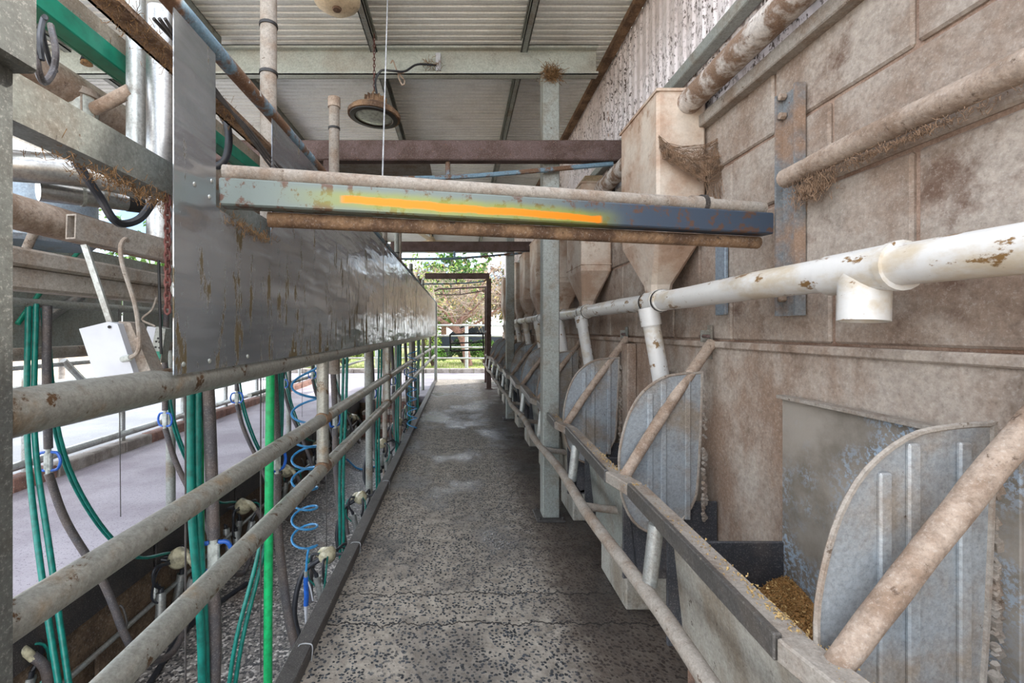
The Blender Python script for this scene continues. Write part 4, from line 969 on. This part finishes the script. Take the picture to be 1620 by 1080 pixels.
one('hose_carrier', tube(B(), [(-.82, 1.31, 1.37), (-.82, 8.4, 1.37)], .02, 10), 'galv_dull', 'pipe behind the splash panel that carries the near hoses', 'pipe', smooth=True)
one('hose_carrier', tube(B(), [(-1.9, .8, 1.37), (-1.9, 8.4, 1.37)], .02, 10), 'galv_dull', 'pipe in front of the opposite panel that carries the far hoses', 'pipe', smooth=True)

# ================================================================== far platform kerb and railing
t = thing('brick_kerb', 'low kerb of reddish bricks along the far platform edge', 'kerb', (-3.5, 3, 0))
y = 1.5
random.seed(11)
while y < 11.4:
    obj('brick', box(B(), (-3.56, y, -.02), (-3.42 + random.uniform(-.004, .006), y + .385, .10 + random.uniform(-.004, .004)), .008), 'brick' if random.random() > .2 else 'concrete_edge', t); y += .397
t = thing('platform_railing', 'galvanised pipe railing beyond the brick kerb', 'railing', (-3.45, 3, 0))
for z, r in ((.175, .034), (.43, .028), (.95, .02), (.78, .02)): obj('rail', tube(B(), [(-3.5, 1.2, z), (-3.5, 11.4, z)], r, 12), 'galv', t, True)
for k in range(10): obj('post', tube(B(), [(-3.53, 1.6 + k * 1.05, 0), (-3.53, 1.6 + k * 1.05, .96)], .03, 12), 'galv', t, True)
t = thing('yard_railing', 'pale pipe railing farther out in the yard', 'railing', (-7.5, 6, 0))
for z in (.3, .62, .98): obj('rail', tube(B(), [(-7.5, 2, z), (-7.5, 13, z)], .035, 10), 'galv', t, True)
for k in range(6): obj('post', tube(B(), [(-7.53, 2.3 + k * 2.1, -.02), (-7.53, 2.3 + k * 2.1, 1.1)], .05, 10), 'concrete_edge', t, True)
one('railing_brace', tube(B(), [P(100, 570, 4.0), P(134, 605, 4.2)], .03, 8), 'galv', 'slanting brace pipe leaning on the far railing at left', 'brace')

# ================================================================== far end: kerb, fence, gate, plants
t = thing('yard_kerb', 'curved pale concrete kerb between the apron and the lawn', 'kerb', (0, 13.4, 0))
for k in range(14):
    x = -6.6 + k * .7; dy = -.02 * max(0, x) ** 2 * 3
    obj('kerb_stone', box(B(), (x, 13.28 + dy, -.1), (x + .69, 13.55, .12), .01), 'concrete_edge', t)
t = thing('end_fence', 'galvanised pipe fence across the far end of the walkway', 'fence', (0, 14.1, 0))
for z in (1.40, 1.08, .72, .38): obj('rail', tube(B(), [(-5.5, 14.1, z), (0.2, 14.1, z), (2.6, 13.9, z - .03)], .03, 10, smooth=3), 'galv', t, True)
for x in (-5.2, -2.6, .2, 2.5): obj('post', tube(B(), [(x, 14.14, -.02), (x, 14.14, 1.45)], .055, 12), 'galv', t, True)
t = thing('end_gate', 'small black rectangular gate leaf swung across the far exit', 'gate', (.1, 10.6, .6))
Y = 10.2; a, b = P(712, 529, Y), P(764, 527, Y); cc, d = P(713, 555, Y), P(765, 553, Y)
for p, q in ((a, b), (cc, d), (a, cc), (b, d)): obj('bar', beam(B(), p, q, .035, .035), 'black', t)
obj('bar', beam(B(), P(712, 543, Y), P(764, 541, Y), .03, .03), 'black', t)
obj('hinge_arm', beam(B(), b, P(773, 522, 9.75), .03, .03), 'black', t)

# trees
def tree(name, label, x, y, h, spread, mat, twm, n1=11, n2=9, n3=9, lean=0, leaf=None, nleaf=0, seed=1, r0=.16, trunk=.35, ls=.07):
    rnd = random.Random(seed); t = thing(name, label, 'tree', (x, y, -.02)); tb, wb_ = B(), B(); tips = []
    top = Vector((x + lean, y, h * trunk)); tube(tb, [(x, y, -.02), (x + lean * .35, y, h * trunk * .55), top], r0, 8, r2=r0 * .62, smooth=3)
    for i in range(n1):
        a = rnd.uniform(0, 6.28); e = rnd.uniform(.25, 1.2); L = h * rnd.uniform(.35, .65); s = Vector((x, y, 0)).lerp(top, rnd.uniform(.7, 1)); s.z = max(s.z, h * trunk * rnd.uniform(.65, 1))
        d = Vector((math.cos(a) * math.cos(e) * spread, math.sin(a) * math.cos(e) * spread, math.sin(e))); 
        m = s + d * L * .5 + Vector((0, 0, rnd.uniform(-.1, .2))); q = s + d * L
        tube(tb, [s, m, q], r0 * .36, 6, r2=.015, smooth=3)
        for j in range(n2):
            u = rnd.uniform(.3, 1); p = s.lerp(q, u); dd = Vector([rnd.gauss(0, 1) for _ in range(3)]).normalized() * spread; dd.z = dd.z * .6 + .25; L2 = L * rnd.uniform(.25, .5); q2 = p + dd * L2
            tube(wb_, [p, (p + q2) / 2 + Vector((0, 0, -.04)), q2], .014, 3, False, r2=.006)
            for l in range(n3):
                p3 = p.lerp(q2, rnd.uniform(.2, 1)); d3 = Vector([rnd.gauss(0, 1) for _ in range(3)]).normalized(); q3 = p3 + d3 * L2 * rnd.uniform(.3, .7)
                tube(wb_, [p3, q3], .007, 3, False, r2=.003); tips.append(q3)
    obj('trunk', tb, mat, t, True); obj('twigs', wb_, twm, t, kind='stuff')
    if leaf and tips:
        lb = B()
        for _ in range(nleaf):
            p = rnd.choice(tips) + Vector([rnd.gauss(0, .12) for _ in range(3)]); u = Vector([rnd.gauss(0, 1) for _ in range(3)]).normalized() * ls; v = u.cross(Vector([rnd.gauss(0, 1) for _ in range(3)])).normalized() * ls * .5
            lb.faces.new([lb.verts.new(p - u), lb.verts.new(p + v), lb.verts.new(p + u), lb.verts.new(p - v)])
        obj('foliage', lb, leaf, t, kind='stuff')
tree('bare_tree', 'bare pinkish tree with forked leaning trunk behind the end fence', .3, 16.0, 4.1, 1.25, 'bark', 'twig_pale', 12, 10, 10, -.5, 'leaf_d', 700, 3, .15)
tree('bare_tree', 'leafless tree with thin greyish twigs left of the forked tree', -2.6, 19.0, 5.6, 1.2, 'bark', 'twig_pale', 13, 11, 11, .2, 'leaf_b', 2500, 5, .15)
tree('bare_tree', 'leafless tree at right behind the brown gate post', 2.2, 18.5, 4.6, 1.2, 'bark', 'twig', 13, 12, 12, 0, 'leaf_d', 1200, 8, .14)
tree('leafy_tree', 'green leafy tree in the distance between the bare trees', -.9, 25, 4.8, 1.2, 'bark', 'twig', 14, 9, 8, 0, 'leaf_a', 9000, 9, .2, ls=.13)
for k in range(4):
    tree('leafy_tree', '%s distant green tree along the left horizon, from the left' % ORD[k], -44 + k * 10, 36 + (k % 2) * 4, 8 + k % 3, 1.4, 'bark', 'twig', 12, 8, 6, 0, ['leaf_a', 'leaf_c'][k % 2], 5000, 20 + k, .25, ls=.22)
for k in range(3):
    tree('leafy_tree', '%s distant tree behind the forked tree, from the left' % ORD[k], -3 + k * 5, 38, 8.5, 1.3, 'bark', 'twig', 12, 8, 6, 0, ['leaf_c', 'leaf_a'][k % 2], 6000, 40 + k, .25, ls=.22)
def shrub(x, y, h, w_, mat, label, n=1600, seed=1):
    rnd = random.Random(seed); t = thing('shrub', label, 'shrub', (x, y, -.02), 'shrubs on the lawn edge'); lb, sb_ = B(), B()
    for _ in range(26):
        a = rnd.uniform(0, 6.28); q = Vector((x + math.cos(a) * w_ * .45 * rnd.random(), y + math.sin(a) * w_ * .4 * rnd.random(), h * rnd.uniform(.5, .95))); tube(sb_, [(x, y, -.02), (x * .5 + q.x * .5, y * .5 + q.y * .5, h * .4), q], .012, 4, False)
    for _ in range(n):
        a, e = rnd.uniform(0, 6.28), rnd.uniform(-.2, 1.5); rr = rnd.uniform(.6, 1); p = Vector((x + math.cos(a) * math.cos(e) * w_ / 2 * rr, y + math.sin(a) * math.cos(e) * w_ / 2 * rr, max(.02, h * .4 + math.sin(e) * h * .6 * rr)))
        u = Vector([rnd.gauss(0, 1) for _ in range(3)]).normalized() * .05; v = u.cross(Vector([rnd.gauss(0, 1) for _ in range(3)])).normalized() * .025
        lb.faces.new([lb.verts.new(p - u), lb.verts.new(p + v), lb.verts.new(p + u), lb.verts.new(p - v)])
    obj('stems', sb_, 'twig', t, kind='stuff'); obj('foliage', lb, mat, t, kind='stuff')
for k, (x, y, h, w_, m) in enumerate(((-.95, 15.6, .75, 1.0, 'leaf_a'), (.9, 16.8, .9, 1.4, 'leaf_a'), (-2.6, 15.2, 1.0, 1.3, 'leaf_b'), (-3.9, 15.3, .95, 1.4, 'leaf_b'), (-5.2, 15.5, 1.05, 1.5, 'leaf_a'), (.1, 17.4, .95, 1.2, 'leaf_c'), (2.0, 17, 1.0, 1.3, 'leaf_a'), (-1.6, 20, 1.9, 1.6, 'leaf_b'))):
    shrub(x, y, h, w_, m, '%s rounded shrub beyond the end fence, in planting order from the gate' % ORD[k], 2200, 60 + k)
gb = B(); rnd = random.Random(5)
for _ in range(12000):
    x, y = rnd.uniform(-8, 4), 13.6 + rnd.random() ** 1.6 * 10; p = Vector((x, y, -.02)); d = Vector((rnd.gauss(0, .02), rnd.gauss(0, .02), rnd.uniform(.03, .09)))
    gb.faces.new([gb.verts.new(p + Vector((-.005, 0, 0))), gb.verts.new(p + Vector((.005, 0, 0))), gb.verts.new(p + d)])
one('lawn_grass', gb, 'leaf_b', 'short sunlit grass on the lawn beyond the kerb', 'grass', kind='stuff')
# parked vehicle behind the tree
t = thing('parked_car', 'dark blue utility vehicle parked behind the end fence', 'car', (.6, 21, 0))
prof = [(-1.9, .45), (-1.9, .95), (-1.1, 1.05), (-.6, 1.5), (.5, 1.52), (.75, 1.05), (2.1, 1.0), (2.1, .45)]
obj('body', prism(B(), [(.6 + x, 20.2, z) for x, z in prof], (0, 1.6, 0)), 'car', t)
obj('side_window', prism(B(), [(-.38, 20.19, 1.08), (.0, 20.19, 1.42), (1.0, 20.19, 1.44), (1.2, 20.19, 1.08)], (0, .01, 0)), 'glass', t)
for x in (-.6, 2.1):
    for y in (20.3, 21.65): obj('wheel', lathe(B(), [(0, -.1), (.2, -.1), (.36, -.09), (.36, .09), (.2, .1), (0, .1)], 20, Matrix.Translation((x, y, .34)) @ Matrix.Rotation(R(90), 4, 'X')), 'hose_black', t, True)
